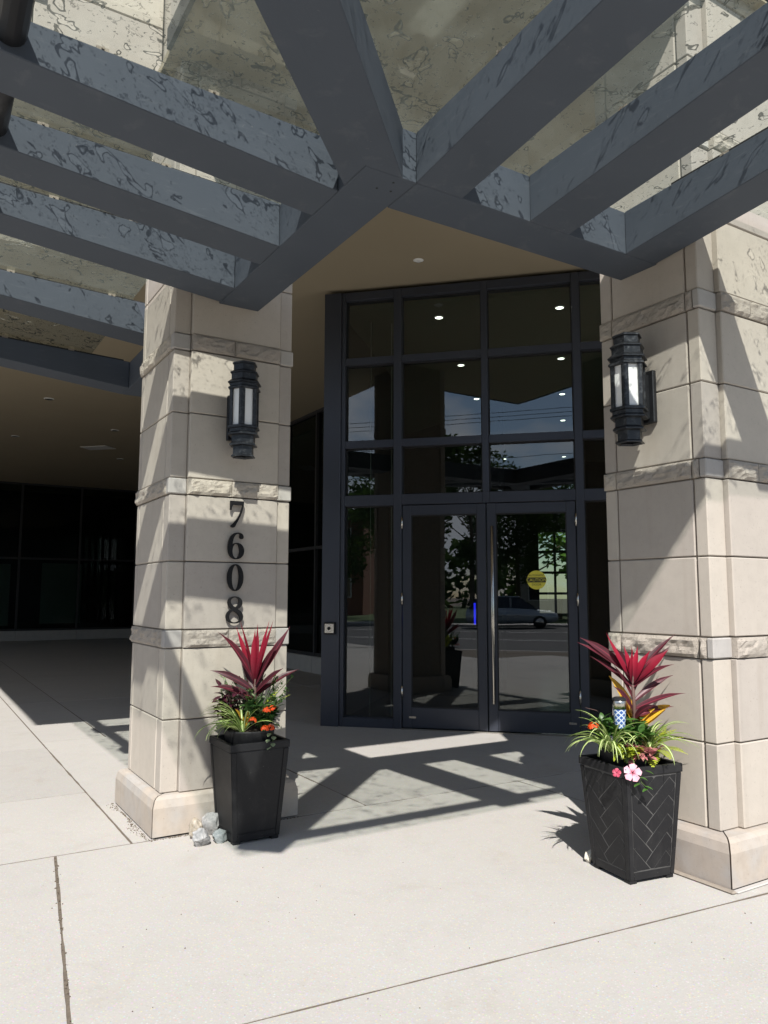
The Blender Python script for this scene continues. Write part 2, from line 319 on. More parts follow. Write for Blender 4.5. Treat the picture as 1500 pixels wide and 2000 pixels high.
def lathe_bm(bm, prof, n=12, rot0=0.0, cx=0, cy=0):
    rings = [[bm.verts.new((cx + r * math.cos(rot0 + 2 * math.pi * j / n), cy + r * math.sin(rot0 + 2 * math.pi * j / n), z)) for j in range(n)] for r, z in prof]
    for a, b in zip(rings, rings[1:]):
        for j in range(n): bm.faces.new((a[j], a[(j + 1) % n], b[(j + 1) % n], b[j]))
    return rings
def lathe(name, prof, mat, parent=None, n=12, rot0=0.0, smooth=False, caps=(True, True)):
    bm = bmesh.new(); r = lathe_bm(bm, prof, n, rot0)
    if caps[0]: bm.faces.new(r[0][::-1])
    if caps[1]: bm.faces.new(r[-1])
    bmesh.ops.recalc_face_normals(bm, faces=bm.faces); return bm_obj(name, bm, mat, parent, smooth)

# ------------------------------------------------------------------ ground, paving, road
def sheet(name, poly, z, mat, kind='structure'):
    return tag(mesh(name, [(x, y, z) for x, y in poly], [tuple(range(len(poly)))], mat), kind=kind)
sheet('ground', [(-400, -400), (400, -400), (400, 400), (-400, 400)], -0.045, 'ground_dirt')
pav = thing('pavement', None, None, (LX, LY, 0), R_(45), kind='structure')
def slab(a0, a1, b0, b1, poly=None):
    g = 0.007
    p = poly or [(a0 + g, b0 + g), (a1 - g, b0 + g), (a1 - g, b1 - g), (a0 + g, b1 - g)]
    q = []                                               # slightly ragged arrises
    for i in range(4):
        (x0, y0), (x1, y1) = p[i], p[(i + 1) % 4]; ln = math.hypot(x1 - x0, y1 - y0); n = max(1, int(ln / 0.06)); nx, ny = -(y1 - y0) / ln, (x1 - x0) / ln
        near = W((x0 + x1) / 2, (y0 + y1) / 2).length < 7.5
        for j in range(n if near else 1):
            t_ = j / n; x, y = x0 + (x1 - x0) * t_, y0 + (y1 - y0) * t_; w_ = 0.0045 * noise.fractal(Vector((x * 6, y * 6, 2.7)), 0.8, 2.0, 4) if j else 0.0; q.append((x + nx * w_, y + ny * w_))
    prism('slab', q, -0.09, 0.0, 'concrete', pav, 0.0)
GJ = 0.007
def qslab(p):      # quad given as corner list, shrunk by the joint
    cx = sum(q[0] for q in p) / 4; cyy = sum(q[1] for q in p) / 4
    slab(0, 0, 0, 0, [(x - math.copysign(GJ, x - cx), y - math.copysign(GJ, y - cyy)) for x, y in p])
rowF = [-13.5, -11.0, -8.6, -6.3, -4.2]                 # rows towards the street (constant b)
as_ = [-13, -9.5, -6.5, -3.6, -0.9, 2.6, 5.6, 8.6, 11.6, 15]
for b0, b1 in zip(rowF, rowF[1:]):
    for a0, a1 in zip(as_, as_[1:]):
        m = W((a0 + a1) / 2, (b0 + b1) / 2)
        if m.y > -2.2: slab(a0, a1, b0, b1)
def lineb(a): return -2.13 - 0.092 * (a + 0.36)          # the slanting long joint across the foreground
for a0, a1 in zip(as_, as_[1:]): qslab([(a0, -4.2), (a1, -4.2), (a1, lineb(a1)), (a0, lineb(a0))])
fj = [(-13, -13), (-9.5, -9.5), (-6.5, -6.7), (-3.6, -3.8), (-0.83, -0.575), (2.7, 2.7), (5.6, 5.6), (9, 9), (15, 15)]
for (l0, u0), (l1, u1) in zip(fj, fj[1:]): qslab([(l0, lineb(l0)), (l1, lineb(l1)), (u1, -0.06), (u0, -0.06)])
for b0, b1 in ((-0.06, 1.27), (1.27, 3.15), (3.15, 5.0), (5.0, 8.0), (8.0, 12.0), (12.0, 17.0), (17.0, 22.0), (22.0, 30.0)):
    for a0, a1 in ((-9, -6), (-6, -3.2), (-3.2, -0.17)): slab(a0, a1, b0, b1)
for b0, b1 in ((-0.06, 3.45), (3.45, 6.4), (6.4, 9.6), (9.6, 14.0), (14.0, 20.0), (20.0, 30.0)):
    for a0, a1 in (((-0.17, 1.366), (1.366, 4.6), (4.6, 8.0)) if b0 < 3 else ((-0.17, 0.42), (0.42, 4.0), (4.0, 8.0), (8.0, 14.0))):
        slab(a0, a1, b0, b1)
slab(8.0, 15.0, -0.06, 3.45)
sheet('paving_bed', [(-30, -4.0), (30, -4.0), (30, 40), (-30, 40)], -0.0025, 'joint_dirt')
sheet('road', [(-150, -20.5), (150, -20.5), (150, -4.2), (-150, -4.2)], -0.035, 'asphalt')
for yy in (-9.6, -15.2): sheet('lane_marking', [(-150, yy - 0.07), (150, yy - 0.07), (150, yy + 0.07), (-150, yy + 0.07)], -0.031, 'lane_paint')
tag(box('kerb', -150, 150, -20.75, -20.5, -0.09, 0.06, 'kerb_concrete', None, 0.01), kind='structure')
tag(box('kerb', -150, 150, -4.2, -4.0, -0.09, 0.0, 'kerb_concrete', None, 0.01), kind='structure')
sheet('sidewalk', [(-150, -23.0), (150, -23.0), (150, -20.75), (-150, -20.75)], 0.05, 'kerb_concrete')
sheet('lawn', [(-150, -80), (150, -80), (150, -23.0), (-150, -23.0)], 0.04, 'lawn')

# ------------------------------------------------------------------ stone columns
COURSES = [(0.232, 0.656, 0), (0.656, 1.08, 0), (1.08, 1.19, 1), (1.19, 1.607, 0), (1.607, 2.021, 0), (2.021, 2.124, 1), (2.124, 2.538, 0), (2.538, 2.942, 0), (2.942, 3.048, 1)]
zz = 3.048
for i in range(3):
    for hgt, kk in ((0.414, 0), (0.414, 0), (0.106, 1)): COURSES.append((zz, zz + hgt, kk)); zz += hgt
def rough_block(name, u0, u1, z0, z1, face, depth, parent, mat, seed):
    """split-face stone: face 'B' looks to -y at y=face pos, 'A' looks to -x"""
    nx, nz = max(6, int((u1 - u0) / 0.022)), 6
    pos, ax = face; vs_, fs = [], []
    for j in range(nz + 1):
        for i in range(nx + 1):
            s, t = i / nx, j / nz; u = u0 + (u1 - u0) * s; z = z0 + (z1 - z0) * t
            e = min(1, 6 * min(s * (u1 - u0) / 0.1, (1 - s) * (u1 - u0) / 0.1, t, 1 - t))
            d = (0.006 + 0.014 * noise.fractal(Vector((u * 16 + seed, z * 26, seed * 3.1)), 0.9, 2.1, 4)) * e + 0.004 * e
            vs_.append((u, pos - d, z) if ax == 'B' else (pos - d, u, z))
    for j in range(nz):
        for i in range(nx):
            q = j * (nx + 1) + i; f = (q, q + 1, q + nx + 2, q + nx + 1); fs.append(f if ax == 'B' else f[::-1])
    n0 = len(vs_); bor = [i for i in range(nx + 1)] + [(j + 1) * (nx + 1) - 1 for j in range(1, nz + 1)] + [nz * (nx + 1) + i for i in range(nx - 1, -1, -1)] + [j * (nx + 1) for j in range(nz - 1, 0, -1)]
    for i in bor:
        x, y, z = vs_[i]; vs_.append((x, pos + depth, z) if ax == 'B' else (pos + depth, y, z))
    nb = len(bor)
    for i in range(nb):
        f = (bor[(i + 1) % nb], bor[i], n0 + i, n0 + (i + 1) % nb); fs.append(f if ax == 'B' else f[::-1])
    fs.append(tuple(range(n0, n0 + nb)) if ax == 'A' else tuple(range(n0, n0 + nb))[::-1])
    return mesh(name, vs_, fs, mat, parent)
def column(label, a0, b0, Wd, D, s, r, t, q, ov):
    """s/r: strips on the -B face, t/q: strips on the -A face"""
    o = thing('stone_column', label, 'column', W(a0, b0), R_(45), 'stone columns either side of the entrance')
    g = 0.003; top = COURSES[-1][1]; pr = 0.014; rc = 0.018
    box('core', 0.014, Wd - 0.01, rc + 0.014, D - 0.01, 0.0, top, 'mortar', o)
    for ci, (z0, z1, band) in enumerate(COURSES):
        z0 += g; z1 -= g; bv = 0.005
        if not band:
            box('stone_block', 0, s, rc, t, z0, z1, 'limestone', o, bv)
            box('stone_block', s + 0.0005, Wd - r - 0.003, -pr, 0.09, z0, z1, 'limestone', o, bv)
            box('stone_block', Wd - r + 0.001, Wd, rc * 0.3, 0.09, z0, z1, 'limestone', o, bv)
            box('stone_block', 0, 0.09, t + 0.011, D - q - 0.008, z0, z1, 'limestone', o, bv)
            box('stone_block', 0, 0.09, D - q, D, z0, z1, 'limestone', o, bv)
        else:
            box('band_stone', -0.010, s - 0.001, rc - 0.010, t * 0.35 + rc, z0, z1, 'stone_pale', o, 0.006)
            cut = s + (Wd - r - s) * (0.52 + 0.06 * math.sin(ci * 2.1))
            rough_block('band_stone', s + 0.001, cut - 0.002, z0, z1, (-pr - 0.006, 'B'), 0.12, o, 'limestone_rough', ci + a0)
            rough_block('band_stone', cut + 0.002, Wd - r - 0.004, z0, z1, (-pr - 0.006, 'B'), 0.12, o, 'limestone_rough', ci + 7 + a0)
            box('band_stone', Wd - r + 0.002, Wd + 0.006, -0.010, 0.09, z0, z1, 'stone_pale', o, 0.005)
            rough_block('band_stone', t * 0.35 + rc + 0.004, t + 0.004, z0, z1, (-0.006, 'A'), 0.09, o, 'limestone_rough', ci + 3 + a0)
            rough_block('band_stone', t + 0.011, D - q - 0.006, z0, z1, (-0.006, 'A'), 0.09, o, 'limestone_rough', ci + 5 + a0)
            rough_block('band_stone', D - q, D + 0.004, z0, z1, (-0.006, 'A'), 0.09, o, 'limestone_rough', ci + 9 + a0)
    c, e, z1 = 0.042, 0.0025, 0.232
    def plinth(poly, tp):
        rings = [(poly, 0.012), (poly, z1 - 0.062), ([(x + (u - x) * 0.30, y + (v - y) * 0.30) for (x, y), (u, v) in zip(poly, tp)], z1 - 0.018), ([(x + (u - x) * 0.62, y + (v - y) * 0.62) for (x, y), (u, v) in zip(poly, tp)], z1 - 0.006), (tp, z1)]
        bm = bmesh.new(); rr = [[bm.verts.new((x, y, z)) for x, y in ring] for ring, z in rings]; n = len(poly)
        for A_, B_ in zip(rr, rr[1:]):
            for i in range(n): bm.faces.new((A_[i], A_[(i + 1) % n], B_[(i + 1) % n], B_[i]))
        bm.faces.new(rr[0][::-1]); bm.faces.new(rr[-1]); bmesh.ops.recalc_face_normals(bm, faces=bm.faces); bm_obj('plinth_block', bm, 'plinth_stone', o)
    k = 0.07
    plinth([(-ov + e, -ov - e), (Wd + ov, -ov - e), (Wd + ov, k), (k + e, k - e)], [(-ov + c + e, -ov + c - e), (Wd + ov - c, -ov + c - e), (Wd + ov - c, k), (k + e, k - e)])
    plinth([(-ov - e, -ov + e), (k - e, k + e), (k - e, D + ov), (-ov - e, D + ov)], [(-ov + c - e, -ov + c + e), (k - e, k + e), (k - e, D + ov - c), (-ov + c - e, D + ov - c)])
    box('plinth_block', k + 0.002, Wd + ov - 0.004, k + 0.004, D + ov - 0.004, 0.0, z1 - 0.004, 'plinth_stone', o)
    return o
column('beige stone column carrying the black street number', 0, 0, 0.80, 0.80, 0.105, 0.09, 0.13, 0.065, 0.06)
column('beige stone column at the right edge, behind the planter with pink flowers', RA, RB, 0.80, 0.70, 0.145, 0.09, 0.090, 0.085, 0.09)

# ------------------------------------------------------------------ building above and behind
bld = thing('stone_building', 'beige stone building overhanging the entrance above the glass canopy', 'building', (LX, LY, 0), R_(45))
e = -0.10
tw = 2.35
prism('soffit', [(e, RB + e), (16, RB + e), (16, 34), (-9, 34), (-9, 4.9), (-tw, 4.9), (-tw, 0.5), (e, 0.5)], SOFF, SOFF + 0.05, 'soffit_paint', bld)  # outermost step past the wing is unseen, added to shade the drive
box('upper_wall', e, 0.15, RB + e, -0.002, SOFF + 0.052, 7.2, 'limestone', bld)
box('upper_wall', 0.152, RA - 0.002, RB + e, RB + 0.15, SOFF + 0.052, 7.2, 'limestone', bld)
box('upper_wall', RA + 0.8, 16, RB + 0.1, RB + 0.35, SOFF + 0.052, 7.2, 'limestone', bld)
box('upper_wall', -tw, -tw + 0.25, 0.76, 5.15, SOFF + 0.052, 7.2, 'limestone', bld)
box('upper_wall', -9, -tw - 0.002, 4.9, 5.15, SOFF + 0.052, 7.2, 'limestone', bld)  # wall over the unseen added overhang that keeps sky light out
box('upper_wall', -tw, -0.012, 0.56, 0.75, SOFF + 0.052, 7.2, 'mortar', bld)
box('fascia_trim', e - 0.03, e - 0.002, RB + e - 0.03, -0.05, SOFF - 0.012, SOFF + 0.13, 'dark_trim', bld)
box('fascia_trim', e - 0.001, RA - 0.05, RB + e - 0.03, RB + e - 0.002, SOFF - 0.012, SOFF + 0.13, 'dark_trim', bld)
prism('roof', [(e, RB + e), (16, RB + e), (16, 34), (-9, 34), (-9, 4.9), (-tw, 4.9), (-tw, 0.5), (e, 0.5)], 7.2, 7.4, 'roof_dark', bld)  # follows the soffit, including its unseen step added to block sky light
xs = [-tw, -1.62, -0.86, -0.012]
for row, (z0, z1) in enumerate(((SOFF + 0.01, 5.42), (5.42, 5.98), (5.98, 6.55), (6.55, 7.2))):
    for i, (x0, x1) in enumerate(zip(xs, xs[1:])):
        if row in (1, 2) and i == 1: continue
        box('stone_panel', x0 + 0.004, x1 - 0.004, 0.50, 0.56, z0 + 0.004, z1 - 0.004, 'limestone', bld, 0.006)
wdw = boxes('window', [(-1.60, -0.88, 0.49, 0.53, 5.44, 5.50), (-1.60, -0.88, 0.49, 0.53, 6.46, 6.52), (-1.60, -1.54, 0.49, 0.53, 5.50, 6.46), (-0.94, -0.88, 0.49, 0.53, 5.50, 6.46)], 'galvanised', bld)
box('pane', -1.54, -0.94, 0.51, 0.52, 5.50, 6.46, 'dark_glass', wdw)
box('sill', -1.66, -0.82, 0.42, 0.50, 5.37, 5.43, 'galvanised', wdw)
for i, (a, b, rr) in enumerate(((0.60, 9.9, 0.07), (0.47, 13.8, 0.07), (2.2, 12.0, 0.07), (3.1, 15.5, 0.07), (3.0, 1.7, 0.035))):
    t = thing('soffit_downlight', ('unlit round downlight in the tan soffit above the drive, ' + ('nearest the camera', 'second from the camera', 'near the stone column', 'deepest in')[i]) if i < 4 else 'tiny round sprinkler cover in the tan soffit above the entrance', 'downlight', W(a, b, SOFF - 0.012), 0, 'soffit fittings')
    lathe('trim_ring', [(rr, 0.0), (rr + 0.02, 0.012), (rr, 0.0121)], 'opal_glass', t, 16, caps=(False, False)); lathe('lens', [(rr, 0.004), (rr, 0.008)], 'interior_dark' if i < 4 else 'opal_glass', t, 16)
tag(box('access_panel', *(lambda w: (w.x - 0.35, w.x + 0.35, w.y - 0.2, w.y + 0.2))(W(2.3, 14.2)), SOFF - 0.012, SOFF - 0.001, 'opal_glass', None, 0.004), 'pale rectangular access panel in the tan soffit above the drive', 'panel')

# window walls behind
def window_wall(label, p0, dirv, length, nbay, rails, parent_rot, sill=0.30, curtains=(), ext=(0, 0)):
    t = thing('window_wall', label, 'window wall', (p0.x, p0.y, 0), parent_rot); bay = length / nbay
    for i in range(nbay): box('sill_stone', i * bay + 0.004, (i + 1) * bay - 0.004, -0.04, 0.20, 0.0, sill - 0.002, 'kerb_concrete', t, 0.006)
    for i in range(nbay + 1): box('mullion', i * bay - 0.03, i * bay + 0.03, 0.0, 0.12, sill, SOFF - 0.002, 'dark_trim', t)
    hs = [sill] + list(rails) + [SOFF - 0.06]
    for i in range(nbay):
        for h in hs: box('rail', i * bay + 0.032, (i + 1) * bay - 0.032, 0.006, 0.114, h, h + 0.058, 'dark_trim', t)
        for h0, h1 in zip(hs, hs[1:]): box('pane', i * bay + 0.032, (i + 1) * bay - 0.032, 0.05, 0.058, h0 + 0.06, h1 - 0.002, 'dark_glass', t)
    for x0, x1, z0, z1 in curtains: box('blind', x0, x1, 0.30, 0.34, z0, z1, 'curtain', t)
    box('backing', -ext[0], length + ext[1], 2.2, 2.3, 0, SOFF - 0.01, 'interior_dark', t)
    return t
PB = Vector((DOORX - 0.02, 11.64, 0))
BL = 16.0
# wall running back along B from the storefront's left post (its face looks towards -A); local x along +B
window_wall('dark glazed wall running back between the number column and the entrance', PB + Vector((-C45, C45, 0)) * BL, None, BL, 12, (2.25,), R_(-45), ext=(4, 0))
tag(boxes('side_return', [(DOORX, DOORX + 0.1, DOORY + 0.135, 11.6, 0, SOFF - 0.01)], 'frame_metal'), kind='structure')
cn = PB + Vector((-C45, C45, 0)) * BL
window_wall('dark glazed wall at the far end of the covered drive', cn - Vector((C45, C45, 0)) * 14, None, 14, 8, (2.5,), R_(45), 0.30, ((9.0, 10.3, 0.45, 2.35), (11.2, 12.4, 0.5, 2.4)), (0, 4))

# ------------------------------------------------------------------ storefront with doors
st = thing('glass_storefront', 'tall dark framed glass entrance with double doors under the tan soffit', 'entrance', (DOORX, DOORY, 0))
FW = 3.62; FT = SOFF - 0.045
def fx(x): return x - DOORX
d0, d1 = -0.03, 0.13
vm = [(0.0, 0.20, -0.05), (0.803, 0.892, d0), (1.775, 1.843, d0), (2.737, 2.818, d0), (3.42, 3.62, -0.05)]
for i, (x0, x1, yy) in enumerate(vm):
    zb = 2.50 if i == 2 else 0.0
    box('corner_post' if i in (0, 4) else 'mullion', x0, x1, yy, d1, zb, FT, 'frame_metal', st, 0.004)
box('post_cover', 0.202, 0.245, d0, d1, 0, FT, 'frame_metal', st, 0.003)
for x0, x1 in ((0.247, 0.802), (0.893, 1.774), (1.844, 2.736), (2.819, 3.419)):
    side = x0 < 0.5 or x0 > 2.8
    hs = [(4.74, FT), (3.985, 4.065), (3.03, 3.115), (2.38, 2.50)] + ([(0.0, 0.10)] if side else [])
    if not side: hs[3] = (2.385, 2.50)
    for z0, z1 in hs: box('transom', x0, x1, d0 + 0.003, d1 - 0.003, z0, z1, 'frame_metal', st, 0.003)
    zs = [(4.065, 4.74), (3.115, 3.985), (2.50, 3.03)] + ([(0.10, 2.38)] if side else [])
    for z0, z1 in zs:
        box('pane', x0 + 0.001, x1 - 0.001, 0.045, 0.055, z0 + 0.001, z1 - 0.001, 'door_glass', st)
        g = 0.012; boxes('gasket', [(x0, x0 + g, 0.03, 0.044, z0, z1), (x1 - g, x1, 0.03, 0.044, z0, z1), (x0 + g, x1 - g, 0.03, 0.044, z0, z0 + g), (x0 + g, x1 - g, 0.03, 0.044, z1 - g, z1)], 'gasket', st)
box('transom', 1.7745, 1.8435, d0 + 0.003, d1 - 0.003, 2.385, 2.499, 'frame_metal', st)
box('threshold', 0.893, 2.736, -0.06, 0.16, 0.0, 0.012, 'stainless', st)
def door(x0, x1, hinge_left):
    y0, y1 = -0.02, 0.035; f = 0.092
    d = boxes('door', [(x0, x0 + f, y0, y1, 0.016, 2.378), (x1 - f, x1, y0, y1, 0.016, 2.378), (x0 + f + .0005, x1 - f - .0005, y0 + .002, y1 - .002, 0.018, 0.225), (x0 + f + .0005, x1 - f - .0005, y0 + .002, y1 - .002, 2.27, 2.376)], 'frame_metal', st, 0.003)
    box('door_glass', x0 + f, x1 - f, 0.004, 0.012, 0.226, 2.269, 'door_glass', d)
    g = 0.013; a0, a1 = x0 + f, x1 - f
    boxes('gasket', [(a0, a0 + g, -0.010, 0.003, 0.226, 2.269), (a1 - g, a1, -0.010, 0.003, 0.226, 2.269), (a0 + g, a1 - g, -0.010, 0.003, 0.226, 0.239), (a0 + g, a1 - g, -0.010, 0.003, 2.256, 2.269)], 'gasket', d)
    hx = x0 - 0.003 if hinge_left else x1 + 0.003
    for hz in (0.32, 1.30, 2.12): tube('hinge', [(hx, -0.035, hz), (hx, -0.035, hz + 0.13)], 0.011, 'stainless', d, 8)
    lx = x0 + 0.07 if hinge_left else x1 - 0.11
    box('label_plate', lx, lx + 0.075, y0 - 0.003, y0 + .001, 0.115, 0.135, 'stainless', d)
    return d
dl = door(0.902, 1.802, True); dr = door(1.814, 2.728, False)
hxx = 1.872
boxes_ = bmesh.new(); tube_bm(boxes_, [(hxx, -0.085, 0.30), (hxx, -0.085, 2.13)], 0.017, 12)
for z in (0.52, 1.94): tube_bm(boxes_, [(hxx, -0.085, z), (hxx, -0.015, z)], 0.011, 10)
bm_obj('pull_handle', boxes_, 'stainless', dr, True)
# caution sticker
def text_mesh(name, s, size, mat, parent, loc, ext=0.0006, rot=(R_(90), 0, 0)):
    cu = bpy.data.curves.new(name, 'FONT'); cu.body = s; cu.size = size; cu.align_x = 'CENTER'; cu.align_y = 'CENTER'; cu.extrude = ext; cu.resolution_u = 3
    ob = bpy.data.objects.new(name, cu); COL.objects.link(ob); bpy.context.view_layer.update()
    me = bpy.data.meshes.new_from_object(ob.evaluated_get(bpy.context.evaluated_depsgraph_get())); bpy.data.objects.remove(ob); me.materials.clear()
    return link(name, me, mat, parent, loc, rot)
sk = thing('door_sticker', 'round yellow automatic door caution sticker on the right door glass', 'sticker', (DOORX + 2.32, DOORY + 0.0015, 1.565))
bm = bmesh.new(); rg = lathe_bm(bm, [(0.098, 0.0), (0.098, 0.002)], 36); bm.faces.new(rg[0][::-1]); bm.faces.new(rg[1]); bmesh.ops.rotate(bm, cent=(0, 0, 0), matrix=Matrix.Rotation(R_(90), 3, 'X'), verts=bm.verts)
bm_obj('disc', bm, 'sticker_yellow', sk)
box('black_band', -0.094, 0.094, -0.0032, -0.0021, -0.026, 0.026, 'sticker_black', sk)
text_mesh('lettering', 'CAUTION', 0.046, 'sticker_yellow', sk, (0, -0.0042, -0.001)); text_mesh('lettering', 'AUTOMATIC', 0.027, 'sticker_black', sk, (0, -0.0030, 0.047)); text_mesh('lettering', 'DOOR', 0.032, 'sticker_black', sk, (0, -0.0030, -0.048))
pb = thing('push_button_plate', 'square door push button with round black knob on the left frame post', 'push button', (DOORX + 0.10, DOORY - 0.052, 0.98))
box('housing', -0.062, 0.062, -0.032, 0, 0, 0.13, 'gasket', pb, 0.004); box('face_plate', -0.050, 0.050, -0.038, -0.0325, 0.015, 0.115, 'stainless', pb, 0.002)
tube('knob', [(0, -0.0385, 0.065), (0, -0.050, 0.065)], 0.017, 'gasket', pb, 14); tube('screw', [(0, -0.0385, 0.098), (0, -0.041, 0.098)], 0.005, 'opal_glass', pb, 8); tube('screw', [(0, -0.0385, 0.032), (0, -0.041, 0.032)], 0.005, 'opal_glass', pb, 8)

# ------------------------------------------------------------------ lobby behind the glass
yb = DOORY + 0.15
tag(prism('lobby_floor', [(DOORX + 0.11, yb), (0.98, yb), (8, 15), (8, 19.4), (-9.9, 19.4), (DOORX + 0.11, 12.1)], -0.002, 0.006, 'interior_floor'), kind='structure')
tag(prism('lobby_ceiling', [(DOORX + 0.11, yb), (0.98, yb), (8, 15), (8, 19.4), (-9.9, 19.4), (DOORX + 0.11, 12.1)], 4.70, 4.74, 'interior_ceiling'), kind='structure')
lw = thing('lobby_wall', None, None, (0, 19.4, 0), kind='structure')
wx0, wx1, wz0, wz1 = -0.72, 0.12, 0.95, 3.0
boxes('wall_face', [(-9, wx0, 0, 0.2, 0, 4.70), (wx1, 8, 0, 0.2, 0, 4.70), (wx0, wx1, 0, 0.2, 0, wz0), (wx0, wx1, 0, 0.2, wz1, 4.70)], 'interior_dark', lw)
boxes('window_frame', [(wx0 + (wx1 - wx0) * i / 4 - 0.03, wx0 + (wx1 - wx0) * i / 4 + 0.03, 0.05, 0.12, wz0, wz1) for i in range(5) if i != 1 and i != 3] + [(wx0, wx1, 0.06, 0.11, wz0 + (wz1 - wz0) * i / 4 - 0.03, wz0 + (wz1 - wz0) * i / 4 + 0.03) for i in range(5)], 'frame_metal', lw)
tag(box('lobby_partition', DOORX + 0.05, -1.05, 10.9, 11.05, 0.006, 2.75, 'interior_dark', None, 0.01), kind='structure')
window_wall('dark glazed wall running back to the right of the entrance', Vector((1.02, yb + 0.02, 0)), None, 12.0, 8, (2.5,), R_(45), 0.30, (), (-3.6, 0))
for row, x in (('left', -1.42), ('right', -0.02)):
    for i in range(6):
        w_ = ('nearest the glass', 'second from the glass', 'third from the glass', 'fourth from the glass', 'fifth from the glass', 'farthest from the glass')[i]
        t = thing('recessed_downlight', f'lit round downlight in the lobby ceiling, {row} row, {w_}', 'downlight', (x, 8.75 + 1.95 * i, 4.688), 0, 'lit lobby downlights')
        lathe('lens', [(0.045, 0.0), (0.045, 0.004)], 'lamp_glow', t, 14); lathe('trim_ring', [(0.047, -0.002), (0.062, 0.010), (0.047, 0.0101)], 'opal_glass', t, 14, caps=(False, False))
for i, x in enumerate((-2.25, -2.02)):
    tag(tube('hanging_rod', [(x, 8.75 + i * 0.1, 0.006), (x, 8.75 + i * 0.1, 4.70)], 0.006, 'opal_glass', None, 6), ('thin white vertical rod behind the left side glass, ' + ('left', 'right')[i] + ' of two'), 'rod', 'thin rods in the lobby')
led = thing('led_stand', 'blue glowing light bar on a dark stand inside the left door', 'light bar', (-1.20, 10.2, 0.006))
box('light_bar', -0.012, 0.012, -0.012, 0.012, 1.02, 1.30, 'blue_led', led); box('stand', -0.03, 0.03, -0.03, 0.03, 0, 1.02, 'black_metal', led, 0.004)

# ------------------------------------------------------------------ canopy
cp = thing('glass_canopy', 'dark steel and wet glass canopy spreading in a V above the entrance', 'canopy', (LX, LY, 0), R_(45))
AI, AO = 0.265, -1.215
ZB, ZT = 3.270, 3.515
def zb(d): return ZB + 0.10 * d
def ztp(d): return ZT + 0.040 * d
def tapered(name, pl, zbs, zts): return prism(name, pl, zbs, zts, 'canopy_steel', cp, 0.004)
bi, bo = RB + 0.53, RB + 0.27           # inner and outer face of the right edge beam
box('edge_beam', AI, 0.535, bo, -0.034, ZB, ZT, 'canopy_steel', cp, 0.004)
box('edge_beam', 0.5365, RA - 0.004, bo, bi, ZB, ZT, 'canopy_steel', cp, 0.004)
box('edge_beam', AI, 0.535, 0.83, 2.62, ZB, ZT, 'canopy_steel', cp, 0.004)
DL = AI - AO
lb = [(-1.64, -1.37), (-0.97, -0.70), (-0.30, -0.045), (0.88, 1.15), (2.36, 2.62)]
ra = [(0.53, 0.795), (1.22, 1.49), (1.92, 2.165), (3.06, 3.33)]
beams = []
lb = [(q0 - 0.02, q1 - 0.02) for q0, q1 in lb[:3]] + lb[3:]
for i, (b0, b1) in enumerate(lb):
    a1 = AI - 0.0015
    o = tapered('beam', [(AO, b0), (a1, b0), (a1, b1), (AO, b1)], [zb(DL), zb(0), zb(0), zb(DL)], [ztp(DL), ztp(0), ztp(0), ztp(DL)])
    beams.append((o, 'L', (b0 + b1) / 2, b0))
for i, (a0, a1) in enumerate(ra):
    b1 = bo - 0.0015 if i < 3 else RB - 0.02; dd = bo - b1
    o = tapered('beam', [(a0, bo - DL), (a1, bo - DL), (a1, b1), (a0, b1)], [zb(DL), zb(DL), zb(dd), zb(dd)], [ztp(DL), ztp(DL), ztp(dd), ztp(dd)])
    beams.append((o, 'R', (a0 + a1) / 2, a0))
# hip beam on the diagonal
hd = Vector((-1, -1)).normalized(); hp = Vector((1, -1)).normalized(); hc = Vector((AI + 0.012, bo + 0.012)); hl = DL * math.sqrt(2)
hw = 0.138
pts = [hc + hd * hl - hp * hw, hc - hp * hw, hc + hd * (hw + 0.0) * 0 + hp * hw, hc + hd * hl + hp * hw]
inn = [hc + hd * 0.02 - hp * hw, hc + hd * 0.02 + hp * hw]
